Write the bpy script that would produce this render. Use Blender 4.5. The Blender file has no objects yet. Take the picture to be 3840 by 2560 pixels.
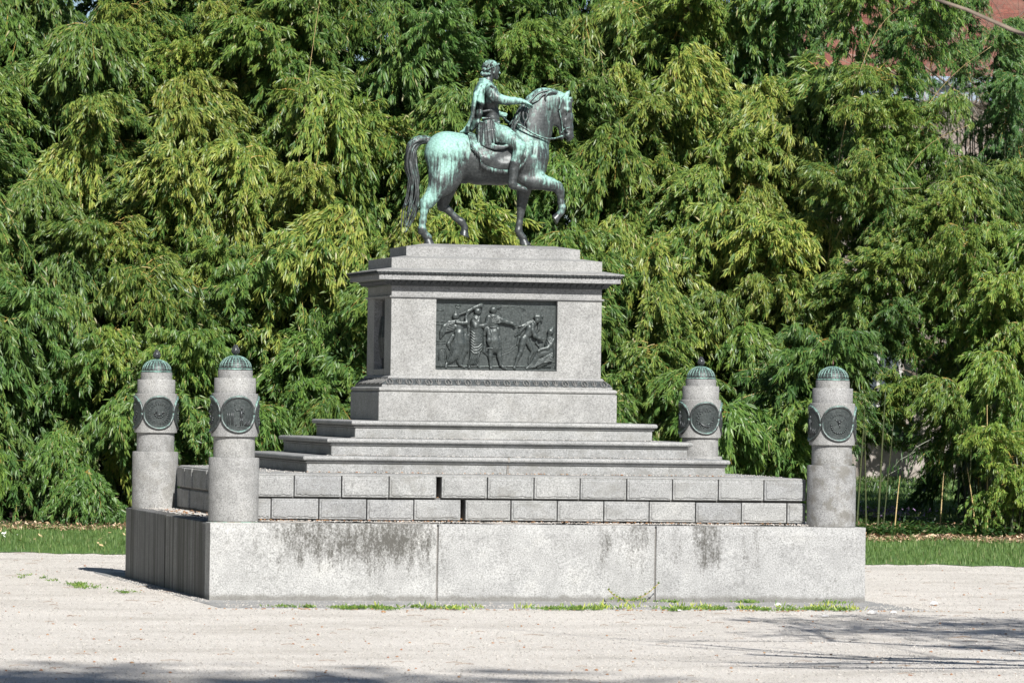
import bpy, math, random
import numpy as np
from mathutils import Vector, Matrix
R = math.radians
scene = bpy.context.scene
col = scene.collection
rng = np.random.default_rng(7)
random.seed(7)
CAM = np.array([-12.5296, -54.7037, 2.3014])
UH = np.array([.97337, -.22925])      # ground direction along the picture's width
VH = np.array([.22925, .97337])       # ground direction away from the viewpoint


def G(u, v, z=0.0):
    """ground coordinates of the garden: u across, v away from the viewpoint"""
    return (CAM[0] + u * UH[0] + v * VH[0], CAM[1] + u * UH[1] + v * VH[1], z)


def ground_z(v):
    if v < 66.3: return 0.0
    if v < 70.3: return .07 * (v - 66.3)
    return .28 + .018 * (v - 70.3) if v < 102 else .85


# ------------------------------------------------------------------ objects
def tag(o, label=None, cat=None, group=None, kind=None):
    if label: o['label'] = label
    if cat: o['category'] = cat
    if group: o['group'] = group
    if kind: o['kind'] = kind
    return o


def empty(name, loc=(0, 0, 0), parent=None):
    o = bpy.data.objects.new(name, None)
    o.empty_display_size = .2
    col.objects.link(o)
    o.location = loc
    if parent: o.parent = parent
    return o


def link(name, me, mat=None, parent=None, loc=None):
    o = bpy.data.objects.new(name, me)
    col.objects.link(o)
    if mat is not None and not me.materials:
        me.materials.append(mat)
    if parent: o.parent = parent
    if loc: o.location = loc
    return o


def mesh_np(name, V, F, smooth=False, attrs=None):
    """V (n,3), F list of arrays of faces, each (m,k)"""
    me = bpy.data.meshes.new(name)
    V = np.asarray(V, dtype=np.float32)
    if not isinstance(F, (list, tuple)): F = [F]
    F = [np.asarray(f, dtype=np.int32) for f in F if len(f)]
    me.vertices.add(len(V)); me.vertices.foreach_set('co', V.ravel())
    nl = sum(f.size for f in F); npoly = sum(len(f) for f in F)
    me.loops.add(nl); me.polygons.add(npoly)
    me.loops.foreach_set('vertex_index', np.concatenate([f.ravel() for f in F]))
    tot = np.concatenate([np.full(len(f), f.shape[1], dtype=np.int32) for f in F])
    start = np.concatenate([[0], np.cumsum(tot)[:-1]]).astype(np.int32)
    me.polygons.foreach_set('loop_start', start)
    if smooth:
        me.polygons.foreach_set('use_smooth', np.ones(npoly, dtype=bool))
    if attrs:
        for k, a in attrs.items():
            at = me.attributes.new(k, 'FLOAT', 'POINT')
            at.data.foreach_set('value', np.asarray(a, dtype=np.float32))
    me.update(calc_edges=True)
    return me


class MB:
    def __init__(s): s.v = []; s.f = []
    def add(s, V, F):
        n = len(s.v); s.v += [tuple(map(float, p)) for p in V]
        s.f += [tuple(i + n for i in f) for f in F]
    def box(s, x0, x1, y0, y1, z0, z1):
        s.add([(x0, y0, z0), (x1, y0, z0), (x1, y1, z0), (x0, y1, z0), (x0, y0, z1), (x1, y0, z1), (x1, y1, z1), (x0, y1, z1)],
              [(0, 3, 2, 1), (4, 5, 6, 7), (0, 1, 5, 4), (1, 2, 6, 5), (2, 3, 7, 6), (3, 0, 4, 7)])
    def rings(s, prof):
        """stacked rectangles (half width, half depth, z) from bottom to top"""
        V = []; F = []
        for a, b, z in prof: V += [(-a, -b, z), (a, -b, z), (a, b, z), (-a, b, z)]
        n = len(prof)
        for i in range(n - 1):
            for j in range(4):
                k = (j + 1) % 4; F.append((4 * i + j, 4 * i + k, 4 * i + 4 + k, 4 * i + 4 + j))
        F.append((3, 2, 1, 0)); F.append(tuple(4 * (n - 1) + j for j in range(4)))
        s.add(V, F)
    def lathe(s, prof, n=48, c=(0, 0, 0)):
        V = []; F = []
        for r, z in prof:
            for i in range(n):
                a = 2 * math.pi * i / n; V.append((c[0] + r * math.cos(a), c[1] + r * math.sin(a), c[2] + z))
        m = len(prof)
        for i in range(m - 1):
            for j in range(n):
                k = (j + 1) % n; F.append((n * i + j, n * i + k, n * i + n + k, n * i + n + j))
        F.append(tuple(range(n))[::-1]); F.append(tuple(n * (m - 1) + j for j in range(n)))
        s.add(V, F)
    def tube(s, pts, rad, n=8):
        P = [Vector(p) for p in pts]; m = len(P)
        rad = rad if hasattr(rad, '__len__') else [rad] * m
        V = []; F = []; up = Vector((0.13, 0.31, .94)); prev = None
        for i in range(m):
            t = (P[min(i + 1, m - 1)] - P[max(i - 1, 0)])
            t = t.normalized() if t.length > 1e-9 else Vector((0, 0, 1))
            if prev is None:
                x = t.cross(up); x = x if x.length > 1e-3 else t.cross(Vector((1, 0, 0)))
            else:
                x = prev - t * prev.dot(t)
            x.normalize(); prev = x; y = t.cross(x)
            for j in range(n):
                a = 2 * math.pi * j / n; V.append(P[i] + (x * math.cos(a) + y * math.sin(a)) * rad[i])
        for i in range(m - 1):
            for j in range(n):
                k = (j + 1) % n; F.append((n * i + j, n * i + k, n * i + n + k, n * i + n + j))
        F.append(tuple(range(n))[::-1]); F.append(tuple(n * (m - 1) + j for j in range(n)))
        s.add(V, F)
    def build(s, name, mat, parent=None, smooth=False, bevel=0, loc=None, attrs=None):
        me = bpy.data.meshes.new(name); me.from_pydata(s.v, [], s.f)
        if smooth:
            me.polygons.foreach_set('use_smooth', [True] * len(me.polygons))
        if attrs:
            for k, a in attrs.items():
                at = me.attributes.new(k, 'FLOAT', 'POINT'); at.data.foreach_set('value', np.asarray(a, dtype=np.float32))
        me.update()
        o = link(name, me, mat, parent, loc)
        if bevel:
            b = o.modifiers.new('bevel', 'BEVEL'); b.width = bevel; b.segments = 1; b.limit_method = 'ANGLE'; b.angle_limit = R(50)
        if smooth == 2:
            me.set_sharp_from_angle(angle=R(35))
        return o


def copy_tree(o, parent=None):
    c = o.copy(); col.objects.link(c); c.parent = parent
    for ch in list(o.children): copy_tree(ch, c)
    return c


# ------------------------------------------------------------------ materials
class NT:
    def __init__(s, name):
        s.m = bpy.data.materials.new(name); s.m.use_nodes = True; s.t = s.m.node_tree
        s.t.nodes.clear(); s.out = s.n('ShaderNodeOutputMaterial'); s.b = s.n('ShaderNodeBsdfPrincipled')
        s.l(s.b.outputs[0], s.out.inputs[0]); s.co = s.n('ShaderNodeTexCoord')
    def n(s, t, **k):
        x = s.t.nodes.new(t)
        for a, v in k.items(): setattr(x, a, v)
        return x
    def l(s, a, b): s.t.links.new(a, b)
    def val(s, inp, v):
        if hasattr(v, 'links') or isinstance(v, bpy.types.NodeSocket): s.l(v, inp)
        else: inp.default_value = v
    def mapping(s, scale=(1, 1, 1), loc=(0, 0, 0), src='Object', rot=(0, 0, 0)):
        m = s.n('ShaderNodeMapping'); m.inputs['Scale'].default_value = scale; m.inputs['Location'].default_value = loc
        m.inputs['Rotation'].default_value = rot
        s.l(s.co.outputs[src], m.inputs[0]); return m.outputs[0]
    def noise(s, scale, detail=4, rough=.55, vec=None, out=0):
        x = s.n('ShaderNodeTexNoise'); x.inputs['Scale'].default_value = scale; x.inputs['Detail'].default_value = detail
        x.inputs['Roughness'].default_value = rough
        s.l(vec if vec else s.co.outputs['Object'], x.inputs['Vector']); return x.outputs[out]
    def voro(s, scale, vec=None, out=0, feature='F1'):
        x = s.n('ShaderNodeTexVoronoi', feature=feature); x.inputs['Scale'].default_value = scale
        s.l(vec if vec else s.co.outputs['Object'], x.inputs['Vector']); return x.outputs[out]
    def ramp(s, f, stops, interp='LINEAR'):
        x = s.n('ShaderNodeValToRGB'); x.color_ramp.interpolation = interp; e = x.color_ramp.elements
        while len(e) < len(stops): e.new(.5)
        for i, (p, c) in enumerate(stops):
            e[i].position = p; e[i].color = (c if hasattr(c, '__len__') else (c, c, c)) + ((1,) if not hasattr(c, '__len__') or len(c) == 3 else ())
        s.l(f, x.inputs[0]); return x.outputs[0]
    def math(s, op, a, b=0.0, clamp=False):
        x = s.n('ShaderNodeMath', operation=op); x.use_clamp = clamp
        s.val(x.inputs[0], a); s.val(x.inputs[1], b); return x.outputs[0]
    def mix(s, f, a, b, mode='MIX'):
        x = s.n('ShaderNodeMix', data_type='RGBA', blend_type=mode)
        s.val(x.inputs[0], f)
        for i, v in ((6, a), (7, b)):
            if isinstance(v, tuple): x.inputs[i].default_value = v + (1,) if len(v) == 3 else v
            else: s.l(v, x.inputs[i])
        return x.outputs[2]
    def bump(s, h, strength=.3, dist=.01):
        x = s.n('ShaderNodeBump'); x.inputs['Strength'].default_value = strength; x.inputs['Distance'].default_value = dist
        s.l(h, x.inputs['Height']); s.l(x.outputs[0], s.b.inputs['Normal'])
    def sep(s, src='Object'):
        x = s.n('ShaderNodeSeparateXYZ'); s.l(s.co.outputs[src] if isinstance(src, str) else src, x.inputs[0]); return x.outputs
    def attr(s, name):
        x = s.n('ShaderNodeAttribute', attribute_name=name); return x
    def col(s, c): s.val(s.b.inputs['Base Color'], c if not isinstance(c, tuple) else c + (1,))
    def set(s, **k):
        for a, v in k.items(): s.b.inputs[a.replace('_', ' ')].default_value = v


def granite(name, tone=.42, warm=0.0, stain=None, bumpy=.35, spots=True):
    t = NT(name)
    w = 1 + warm
    fine = t.ramp(t.noise(62, 4, .82), [(.33, (.40 * w, .40, .40 / w)), (.47, (.92 * w, .92, .91 / w)), (.54, (1.06 * w, 1.06, 1.05 / w)), (.68, (1.42, 1.42, 1.41))])
    tiny = t.ramp(t.voro(120), [(.0, .72), (.35, 1.0), (.8, 1.10)])
    big = t.ramp(t.noise(2.2, 5, .6), [(.3, (.80, .80, .80)), (.55, (1.0, 1.0, 1.0)), (.75, (1.12, 1.11, 1.09))])
    mid = t.ramp(t.noise(9, 4, .6), [(.33, .90), (.6, 1.04)])
    c = t.mix(1.0, fine, tiny, 'MULTIPLY'); c = t.mix(1.0, c, big, 'MULTIPLY'); c = t.mix(1.0, c, mid, 'MULTIPLY')
    tone *= .73; c = t.mix(1.0, c, (tone, tone * .998, tone * .985), 'MULTIPLY')
    x, y, z = t.sep()
    if spots:
        sp = t.math('MULTIPLY', t.ramp(t.noise(13, 2, .5), [(.66, 0.0), (.73, 1.0)]), .28)
        c = t.mix(sp, c, (.085, .082, .072))
    if stain == 'base':
        # dark lichen runs below the rim, wide ones at the places the water leaves the top
        dirty = (.055, .052, .045)
        g = t.math('ADD', t.math('MULTIPLY', x, 1 / 8.0), .5)
        win = t.ramp(g, [(0, .10), (.075, .16), (.105, .50), (.15, .86), (.185, .74), (.225, .82), (.28, 1.0), (.315, .82), (.35, .42), (.40, .10), (.565, .12), (.59, .58), (.615, .35), (.645, .78), (.662, .12), (.69, .46), (.71, .30), (.735, .86), (.755, .80), (.768, .10), (.79, .30), (.82, .42), (.84, .08), (1, .04)])
        st = t.noise(1.0, 6, .68, t.mapping((11, 11, 2.6)))
        fine2 = t.noise(1.0, 5, .8, t.mapping((46, 46, 30)))
        down = t.ramp(z, [(.03, 0.0), (.18, .30), (.40, .74), (.66, 1.0), (.865, .94), (.875, .25)])
        down = t.math('MULTIPLY', down, t.ramp(t.math('ADD', z, t.math('MULTIPLY', t.noise(1.0, 3, .6, t.mapping((5, 5, .3))), 1.1)), [(.75, 0.25), (1.1, 1.0)]))
        m = t.math('MULTIPLY', win, down)
        e = t.math('ADD', m, t.math('MULTIPLY', t.math('SUBTRACT', st, .5), 1.9))
        e = t.math('ADD', e, t.math('MULTIPLY', t.math('SUBTRACT', fine2, .5), 2.3))
        m2 = t.ramp(e, [(.40, 0.0), (.66, .42), (1.15, .95)])
        m2 = t.math('MULTIPLY', m2, t.ramp(m, [(.06, 0.0), (.25, 1.0)]))
        c = t.mix(m2, c, dirty)
        foot = t.ramp(t.math('ADD', z, t.math('MULTIPLY', t.noise(8, 3), -.09)), [(-.03, .6), (.04, 0.0)])
        c = t.mix(foot, c, (.10, .094, .08))
    if stain == 'side':
        st = t.noise(1.0, 4, .6, t.mapping((9, 9, .25)))
        st = t.math('ADD', st, t.math('MULTIPLY', t.math('SUBTRACT', t.noise(1.0, 2, .5, t.mapping((1, .9, .2))), .5), .8)); c = t.mix(t.ramp(st, [(.40, .25), (.50, .55), (.60, .90)]), c, (.045, .043, .037))
    if stain == 'pillar':
        gp = t.n('ShaderNodeNewGeometry'); n1 = t.noise(5.5, 5, .62, gp.outputs['Position'])
        lowz = t.ramp(z, [(.75, 1.0), (1.05, 0.0)])
        n2 = t.math('ADD', n1, t.math('MULTIPLY', t.ramp(z, [(.0, 1.0), (.7, .75), (.98, .25), (1.0, 0.0)]), .06))
        oi = t.n('ShaderNodeObjectInfo')
        m = t.ramp(n2, [(.53, 0.0), (.64, .75)])
        sc_ = t.n('ShaderNodeSeparateColor'); t.l(oi.outputs['Color'], sc_.inputs[0])
        c = t.mix(t.math('MULTIPLY', t.math('MULTIPLY', m, lowz), sc_.outputs[0]), c, (.12, .112, .095))
    if stain == 'ped':
        m = t.math('MULTIPLY', t.ramp(t.noise(3.2, 6, .68), [(.50, 0.0), (.72, .55)]), t.ramp(t.math('MULTIPLY', z, .2), [(.402, 1.0), (.48, .45), (.9, .5)]))
        c = t.mix(m, c, (.15, .145, .13))
    if stain == 'step':
        m = t.ramp(t.noise(1.0, 6, .65, t.mapping((4, 4, 7))), [(.48, 0.0), (.68, .7)])
        c = t.mix(m, c, (.15, .147, .135))
    oi2 = t.n('ShaderNodeObjectInfo'); c = t.mix(1.0, c, t.ramp(oi2.outputs['Random'], [(0, (.92, .92, .93)), (1, (1.07, 1.065, 1.05))]), 'MULTIPLY')
    t.col(c)
    t.set(Roughness=.72)
    t.b.inputs['Specular IOR Level'].default_value = .35
    h = t.math('ADD', t.noise(90, 3, .7), t.math('MULTIPLY', t.noise(14, 3), .8))
    t.bump(h, bumpy, .006)
    return t.m


GR = granite('granite', .335, -.008)
GR_PED = granite('pedestal_granite', .335, .0, stain='ped', bumpy=.22, spots=False)
GR_BASE = granite('base_granite', .41, .0, stain='base', bumpy=.5)
GR_SIDE = granite('streaked_granite', .30, -.01, stain='side', bumpy=.7)  # darker tone with dark vertical streaks, for the left base wall
GR_STEP = granite('step_granite', .335, -.012, stain='step')
GR_PIL = granite('pillar_granite', .325, .004, stain='pillar', bumpy=.3)
GR_SMOOTH = granite('paving_granite', .36, .0, bumpy=.15)


def bronze(name, green=.35, up=.5, streak=1.0, dark=(.028, .031, .031), pat=(.22, .385, .33), rough=.44, attr=True, sc=1.0):
    t = NT(name)
    geo = t.n('ShaderNodeNewGeometry'); nx, ny, nz = t.sep(geo.outputs['Normal'])
    n1 = t.noise(1.0, 6, .72, t.mapping((34 * sc, 34 * sc, 3.6 * sc)))
    n2 = t.noise(9 * sc, 5, .6)
    e = t.math('ADD', t.math('MULTIPLY', t.math('SUBTRACT', n1, .5), 2.3 * streak), t.math('MULTIPLY', t.math('SUBTRACT', n2, .5), .9))
    e = t.math('ADD', e, t.math('MULTIPLY', nz, up))
    e = t.math('ADD', e, green + .05)
    if attr:
        e = t.math('ADD', e, t.attr('patina').outputs['Fac'])
    m = t.ramp(e, [(.30, 0.0), (.55, .42), (.85, 1.0)])
    mid = t.ramp(t.noise(30 * sc, 4, .7), [(.35, dark), (.55, tuple(c * 1.9 for c in dark)), (.7, (.085, .09, .088))])
    p = t.ramp(t.noise(40 * sc, 3, .6), [(.35, tuple(c * .75 for c in pat)), (.65, tuple(min(1, c * 1.25) for c in pat))])
    t.col(t.mix(m, mid, p))
    t.val(t.b.inputs['Metallic'], t.math('MULTIPLY', t.math('SUBTRACT', 1.0, m), .35))
    t.val(t.b.inputs['Roughness'], t.math('ADD', t.math('MULTIPLY', m, .25), rough))
    t.bump(t.math('ADD', n2, t.math('MULTIPLY', n1, .6)), .45, .008)
    return t.m


BR_HORSE = bronze('patinated_bronze', .19, .44, pat=(.205, .365, .315))
BR_DARK = bronze('dark_bronze', -.20, .35, dark=(.030, .033, .034), attr=False, rough=.36)
BR_RELIEF = bronze('relief_bronze', -.38, .8, dark=(.027, .032, .031), pat=(.14, .20, .175), attr=False, rough=.40, sc=1.6)
BR_DOME = bronze('dome_bronze', .42, .25, pat=(.22, .40, .34), attr=False, streak=.7, rough=.4)
BR_RIM = bronze('rim_bronze', .16, .5, pat=(.17, .30, .26), attr=False, streak=.8, rough=.4)
BR_DOMEIN = bronze('dome_dark_bronze', .02, .1, pat=(.13, .22, .19), attr=False, streak=.7, rough=.45)
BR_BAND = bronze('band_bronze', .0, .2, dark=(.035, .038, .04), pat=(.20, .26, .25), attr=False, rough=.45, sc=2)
# ------------------------------------------------------------------ base of the monument
base = empty('base_wall', (0, 0, 0))
tag(base, 'low grey granite base of large upright slabs with dark stains under its rim', 'base')
A, B_, HT = 3.815, 3.19, .868
gap = .011
fx = [-A, -1.223, 1.316, A]
TH = .34
for i in range(3):
    m = MB(); x0 = fx[i] + (gap if i else 0); x1 = fx[i + 1] - (gap if i < 2 else 0)
    # rough face: grid with slight waves
    nx, nz = 60, 18
    V = []; F = []
    for iz in range(nz + 1):
        for ix in range(nx + 1):
            x = x0 + (x1 - x0) * ix / nx; z = -.05 + (HT + .05) * iz / nz
            e = min(ix, nx - ix, 3) / 3 * min(iz, nz - iz, 2) / 2
            V.append((x, -B_ + .012 * (1 - e) - .004 * math.sin(x * 7 + z * 5), z))
    for iz in range(nz):
        for ix in range(nx):
            a = iz * (nx + 1) + ix; F.append((a, a + 1, a + nx + 2, a + nx + 1))
    m.add(V, F)
    m.box(x0, x1, -B_ + .0125, -B_ + TH, -.05, HT - .001)
    o = m.build('wall_slab', GR_BASE, base, smooth=False, bevel=.006)
    # front, right and back skins are separate so the stone reads as one slab each
yl = [-B_ + TH + .004, -2.49, .064, 2.655, B_]
hs = [HT - .012, HT - .004, HT + .003, HT + .006]
for i in range(4):
    m = MB(); y0 = yl[i] + gap; y1 = yl[i + 1] - gap
    m.box(-A + (.012 if i == 1 else 0.004 * i), -A + TH, y0, y1, -.05, hs[i])
    m.build('wall_slab', GR_SIDE, base, bevel=.01)
m = MB()
for a, b in ((-B_ + TH + .01, 0), (.012, B_)): m.box(A - TH, A - .003, a, b, -.05, HT - .003)
m.build('wall_slab', GR, base, bevel=.01)
m = MB()
for a, b in ((-A + TH + .01, -1.2), (-1.19, 1.3), (1.31, A - TH - .01)): m.box(a, b, B_ - TH, B_ - .002, -.05, HT - .004)
m.build('wall_slab', GR, base, bevel=.01)
# dark mortar strips inside the open joints
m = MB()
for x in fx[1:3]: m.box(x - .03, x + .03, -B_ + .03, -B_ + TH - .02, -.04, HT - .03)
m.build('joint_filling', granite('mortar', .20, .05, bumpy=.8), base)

found = MB(); found.rings([(A + .18, 4.82, -.06), (A + .18, 4.82, .006)])
o = found.build('foundation_slab', GR_SMOOTH, base, loc=(0, -.18, 0), bevel=.01)

# ------------------------------------------------------------------ platform of coursed blocks
plat = empty('block_platform', (0, 0, 0))
tag(plat, 'two courses of grey granite blocks with open joints under the steps', 'platform')
PX, PY = 3.25, 2.68
def course(z0, z1, joints, shift):
    bh = z1 - z0
    for i in range(len(joints) - 1):
        x0, x1 = joints[i], joints[i + 1]
        wide = 0
        if isinstance(x1, tuple): x1, _ = x1
        if isinstance(x0, tuple): x0 = x0[1]
        g = .012
        m = MB(); dy = random.uniform(-.004, .004); dz = random.uniform(-.003, .003)
        X0, X1 = x0 + g / 2, x1 - g / 2
        d = .011
        # drafted margin: a bossed face a little proud of the block
        m.box(X0, X1, -PY + d + dy, -PY + .40, z0 + dz, z1 + dz)
        mx = .022
        nx = 14
        V = []; F = []
        for j in range(nx + 1):
            xx = X0 + mx + (X1 - X0 - 2 * mx) * j / nx
            zb = z0 + dz + .024 + random.uniform(-.007, .007); zt = z1 + dz - .03
            y = -PY + dy
            V += [(xx, y + .018, zb - .012), (xx, y, zb + .004), (xx, y, zt), (xx, y + .012, zt + .006)]
        for j in range(nx):
            for k in range(3):
                a = 4 * j + k; F.append((a, a + 4, a + 5, a + 1))
        F.append((0, 1, 2, 3)); e = 4 * nx; F.append((e + 3, e + 2, e + 1, e))
        m.add(V, F)
        m.build('stone_block', GR_STEP if (i + shift) % 2 else GR, plat, bevel=.005)
up = [-PX, -2.777, -2.231, -1.684, (-1.131, -1.077), -.539, .007, .55, 1.102, 1.646, 2.194, 2.74, PX]
lo = [-PX, -3.037, -2.49, -1.939, -1.393, (-.844, -.795), -.26, .284, .833, 1.371, 1.923, 2.473, 3.02, PX]
course(1.152, 1.392, up, 0)
course(.90, 1.128, lo, 1)
def side_course(z0, z1, js, s):
    for i in range(len(js) - 1):
        m = MB(); a = random.uniform(-.016, .016); g = .030
        if s < 0: m.box(-PX + a, -PX + .4, js[i] + g / 2, js[i + 1] - g / 2, z0, z1)
        else: m.box(PX - .4, PX + a, js[i] + g / 2, js[i + 1] - g / 2, z0, z1)
        m.build('stone_block', GR_STEP, plat, bevel=.014)
js = [-PY + .42 + .535 * i for i in range(9)]
js = [j for j in js if j < PY - .45] + [PY - .41]
for s in (-1, 1):
    side_course(1.152, 1.392, js, s)
    side_course(.90, 1.128, [js[0]] + [j + .27 for j in js[:-1] if j + .27 < js[-1] - .1] + [js[-1]], s)
m = MB(); m.box(-PX + .0, PX, PY - .4, PY, .90, 1.128); m.box(-PX, PX, PY - .4, PY, 1.152, 1.392)
m.build('rear_blocks', GR, plat, bevel=.006)
m = MB(); m.box(-PX + .03, PX - .03, -PY + .36, PY - .03, .80, 1.388); m.box(-PX+.05, PX-.05, -PY + .075, PY-.015, 1.1295, 1.1505)
m.build('rubble_core', granite('dark_core', .16, .05, bumpy=1), plat)
m = MB(); m.rings([(PX - .012, PY - .012, 1.3935), (PX - .012, PY - .012, 1.402), (PX - .05, PY - .05, 1.412)])
m.build('top_paving', GR_SMOOTH, plat)

# ------------------------------------------------------------------ three moulded steps
def nosing(a, b, z0, z1, n=8):
    """half-round edge profile"""
    r = (z1 - z0) / 2; P = []
    for i in range(n + 1):
        t = -math.pi / 2 + math.pi * i / n; d = r * math.cos(t) - r
        P.append((a + d, b + d, (z0 + z1) / 2 + r * math.sin(t)))
    return P
steps = [('lowest', 2.5396, 1.9412, 1.5509, 1.607, 2.4885, 1.8992, 1.412), ('middle', 2.1881, 1.5559, 1.7514, 1.8071, 2.132, 1.5121, 1.6075), ('topmost', 1.8414, 1.2433, 1.9575, 2.0123, 1.7899, 1.1915, 1.808)]
sl = {'lowest': 'widest and lowest of the three moulded granite steps, split by a joint in its front', 'middle': 'second granite step with rounded nosing, between the lowest and the topmost step', 'topmost': 'topmost moulded granite step directly under the pedestal plinth'}
for nm, na, nb, nz0, nz1, ra, rb, rz0 in steps:
    st = empty('stone_step', (0, 0, 0)); tag(st, sl[nm], 'step', 'moulded granite steps under the pedestal')
    zr = nz0 - .016
    m = MB()
    if nm == 'lowest':
        for x0, x1 in ((-ra, -.135), (-.112, ra)):
            m.box(x0, x1, -rb, rb, rz0, zr - .014)
    else:
        m.box(-ra, ra, -rb, rb, rz0, zr - .014)
    m.build('riser', GR_STEP, st, bevel=.006)
    m = MB(); m.rings([(ra + .010, rb + .010, zr - .013), (ra + .024, rb + .024, zr + .001)]); m.rings([(ra + .006, rb + .006, zr + .0015), (ra + .006, rb + .006, nz0 - .0005)])
    m.build('fillet', GR_STEP, st)
    m = MB(); m.rings(nosing(na, nb, nz0, nz1))
    m.build('nosing', GR, st, smooth=2)
    if nm == 'lowest':
        m = MB(); m.box(-.131, -.112, -nb - .003, -nb + .05, nz0 + .004, nz1 + .002); m.box(-.133,-.114,-rb-.003,-rb+.03,rz0+.003,zr-.016)
        m.build('joint_filling', granite('mortar_light', .26, .1, bumpy=.8), st)

# ------------------------------------------------------------------ pedestal
ped = empty('pedestal', (0, 0, 0))
tag(ped, 'tall grey granite pedestal with cornice and bronze relief carrying the horse and rider', 'pedestal')
m = MB(); m.rings([(1.443, .846, 2.0125), (1.443, .846, 2.349)]); m.build('plinth', GR_PED, ped, bevel=.006)
m = MB(); m.rings([(1.425, .83, 2.3495), (1.425, .83, 2.357)] + nosing(1.4425, .853, 2.3575, 2.409)); m.build('torus_moulding', GR_PED, ped, smooth=2)
m = MB(); m.rings([(1.398, .80, 2.4095), (1.396, .80, 2.435)]); m.build('fillet', GR_PED, ped)
og = [(1.392, .795, 2.4355), (1.391, .794, 2.447), (1.375, .778, 2.462), (1.345, .748, 2.478), (1.322, .728, 2.495), (1.312, .716, 2.513)]
m = MB(); m.rings(og); m.build('ogee_moulding', BR_BAND, ped)
m = MB(); m.rings([(1.312, .7245, 2.5135), (1.308, .722, 2.528), (1.29, .71, 2.5425)]); m.build('upper_fillet', GR_PED, ped)

def ogpt(t):
    n = len(og) - 1; i = min(int(t * n), n - 1); f = t * n - i
    return tuple(og[i][k] * (1 - f) + og[i + 1][k] * f for k in range(3))
# carved leaves round the ogee
m = MB(); per = .118
for side in range(2):
    for sgn in (-1, 1):
        L = 1.36 if side == 0 else .76
        n = int(2 * L / per)
        for i in range(n):
            s0 = -L + (i + .5) * 2 * L / n
            def P(ds, t, off=.010):
                a, b, z = ogpt(t)
                return (s0 + ds, sgn * (b + off), z) if side == 0 else (sgn * (a + off), s0 + ds, z)
            if i % 2 == 0:
                for sg in (-1, 1):
                    m.tube([P(0.004 * sg, .98), P(.030 * sg, .8), P(.040 * sg, .5), P(.026 * sg, .2), P(.004 * sg, .05)], [.006, .008, .009, .008, .005], 5)
                m.tube([P(0, .75), P(0, .5), P(0, .2)], [.005, .010, .006], 5)
            else:
                m.tube([P(0, .95), P(0, .5), P(0, .06)], [.007, .012, .006], 5)
                for sg in (-1, 1):
                    m.tube([P(.0, .15), P(.022 * sg, .45), P(.030 * sg, .9)], [.006, .007, .004], 5)
m.build('leaf_ornament', granite('worn_ornament', .17, 0, bumpy=.3), ped, smooth=True)
# die with recessed panels
DA, DB, Z0, Z1 = 1.2764, .7035, 2.543, 3.454
RX, RZ0 = .737, 2.621
m = MB()
m.box(-DA + .10, DA - .10, -DB + .078, DB - .078, Z0, Z1)
for s in (-1, 1):
    y0, y1 = (-DB, -DB + .078) if s < 0 else (DB - .078, DB)
    m.box(-DA, -RX, y0, y1, Z0, Z1); m.box(RX, DA, y0, y1, Z0, Z1); m.box(-RX, RX, y0 + (.002 if s < 0 else 0), y1, Z0, RZ0)
    x0, x1 = (-DA, -DA + .10) if s < 0 else (DA - .10, DA)
    m.box(x0, x1, -DB + .078, -.32, Z0, Z1); m.box(x0, x1, .30, DB - .078, Z0, Z1); m.box(x0 + .002, x1, -.32, .30, Z0, RZ0)
m.build('die', GR_PED, ped)
for s in (-1, 1):
    m = MB(); m.box(s * (DA - .10) - .004, s * (DA - .10) + .004, -.31, .29, RZ0 + .01, Z1 - .01)
    for k in range(3): m.tube([(s * (DA - .095), -.2 + .18 * k, 2.75), (s * (DA - .08), -.2 + .18 * k, 3.0), (s * (DA - .09), -.2 + .18 * k, 3.25)], [.05, .06, .04], 8)
    m.build('side_panel', BR_DARK, ped)
# architrave, frieze, cornice
m = MB(); m.rings([(1.283, .711, 3.4545), (1.283, .711, 3.463), (1.300, .728, 3.468), (1.302, .730, 3.484), (1.2758, .7007, 3.4875), (1.2758, .7007, 3.60)]); m.build('architrave', GR_PED, ped)
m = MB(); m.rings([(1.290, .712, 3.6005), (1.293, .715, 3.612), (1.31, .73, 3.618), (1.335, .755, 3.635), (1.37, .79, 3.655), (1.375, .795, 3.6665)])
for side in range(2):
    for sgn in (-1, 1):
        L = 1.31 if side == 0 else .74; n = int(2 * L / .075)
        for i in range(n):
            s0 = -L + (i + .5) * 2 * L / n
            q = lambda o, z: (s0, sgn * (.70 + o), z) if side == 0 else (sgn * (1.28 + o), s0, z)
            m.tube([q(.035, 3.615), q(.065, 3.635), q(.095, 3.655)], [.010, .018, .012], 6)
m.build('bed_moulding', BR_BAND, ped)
m = MB(); m.rings([(1.4647, .8747, 3.667), (1.4647, .8747, 3.727)]); m.build('cornice_fascia', GR_PED, ped, bevel=.004)
m = MB(); m.rings([(1.468, .878, 3.7275), (1.474, .884, 3.734), (1.486, .896, 3.752), (1.490, .90, 3.762)]); m.build('cornice_ornament', BR_BAND, ped)
m = MB(); per = .05
for side in range(2):
    for sgn in (-1, 1):
        L = 1.47 if side == 0 else .88; n = int(2 * L / per)
        for i in range(n):
            s0 = -L + (i + .5) * 2 * L / n
            q = lambda ds, o, z: (s0 + ds, sgn * (.88 + o), z) if side == 0 else (sgn * (1.47 + o), s0 + ds, z)
            m.tube([q(-.012, .008, 3.731), q(0, .016, 3.745), q(.012, .022, 3.758)], [.006, .009, .005], 5)
            m.tube([q(.014, .009, 3.733), q(.02, .015, 3.745)], [.004, .006], 5)
m.build('leaf_ornament', BR_DOMEIN, ped, smooth=True)
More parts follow.
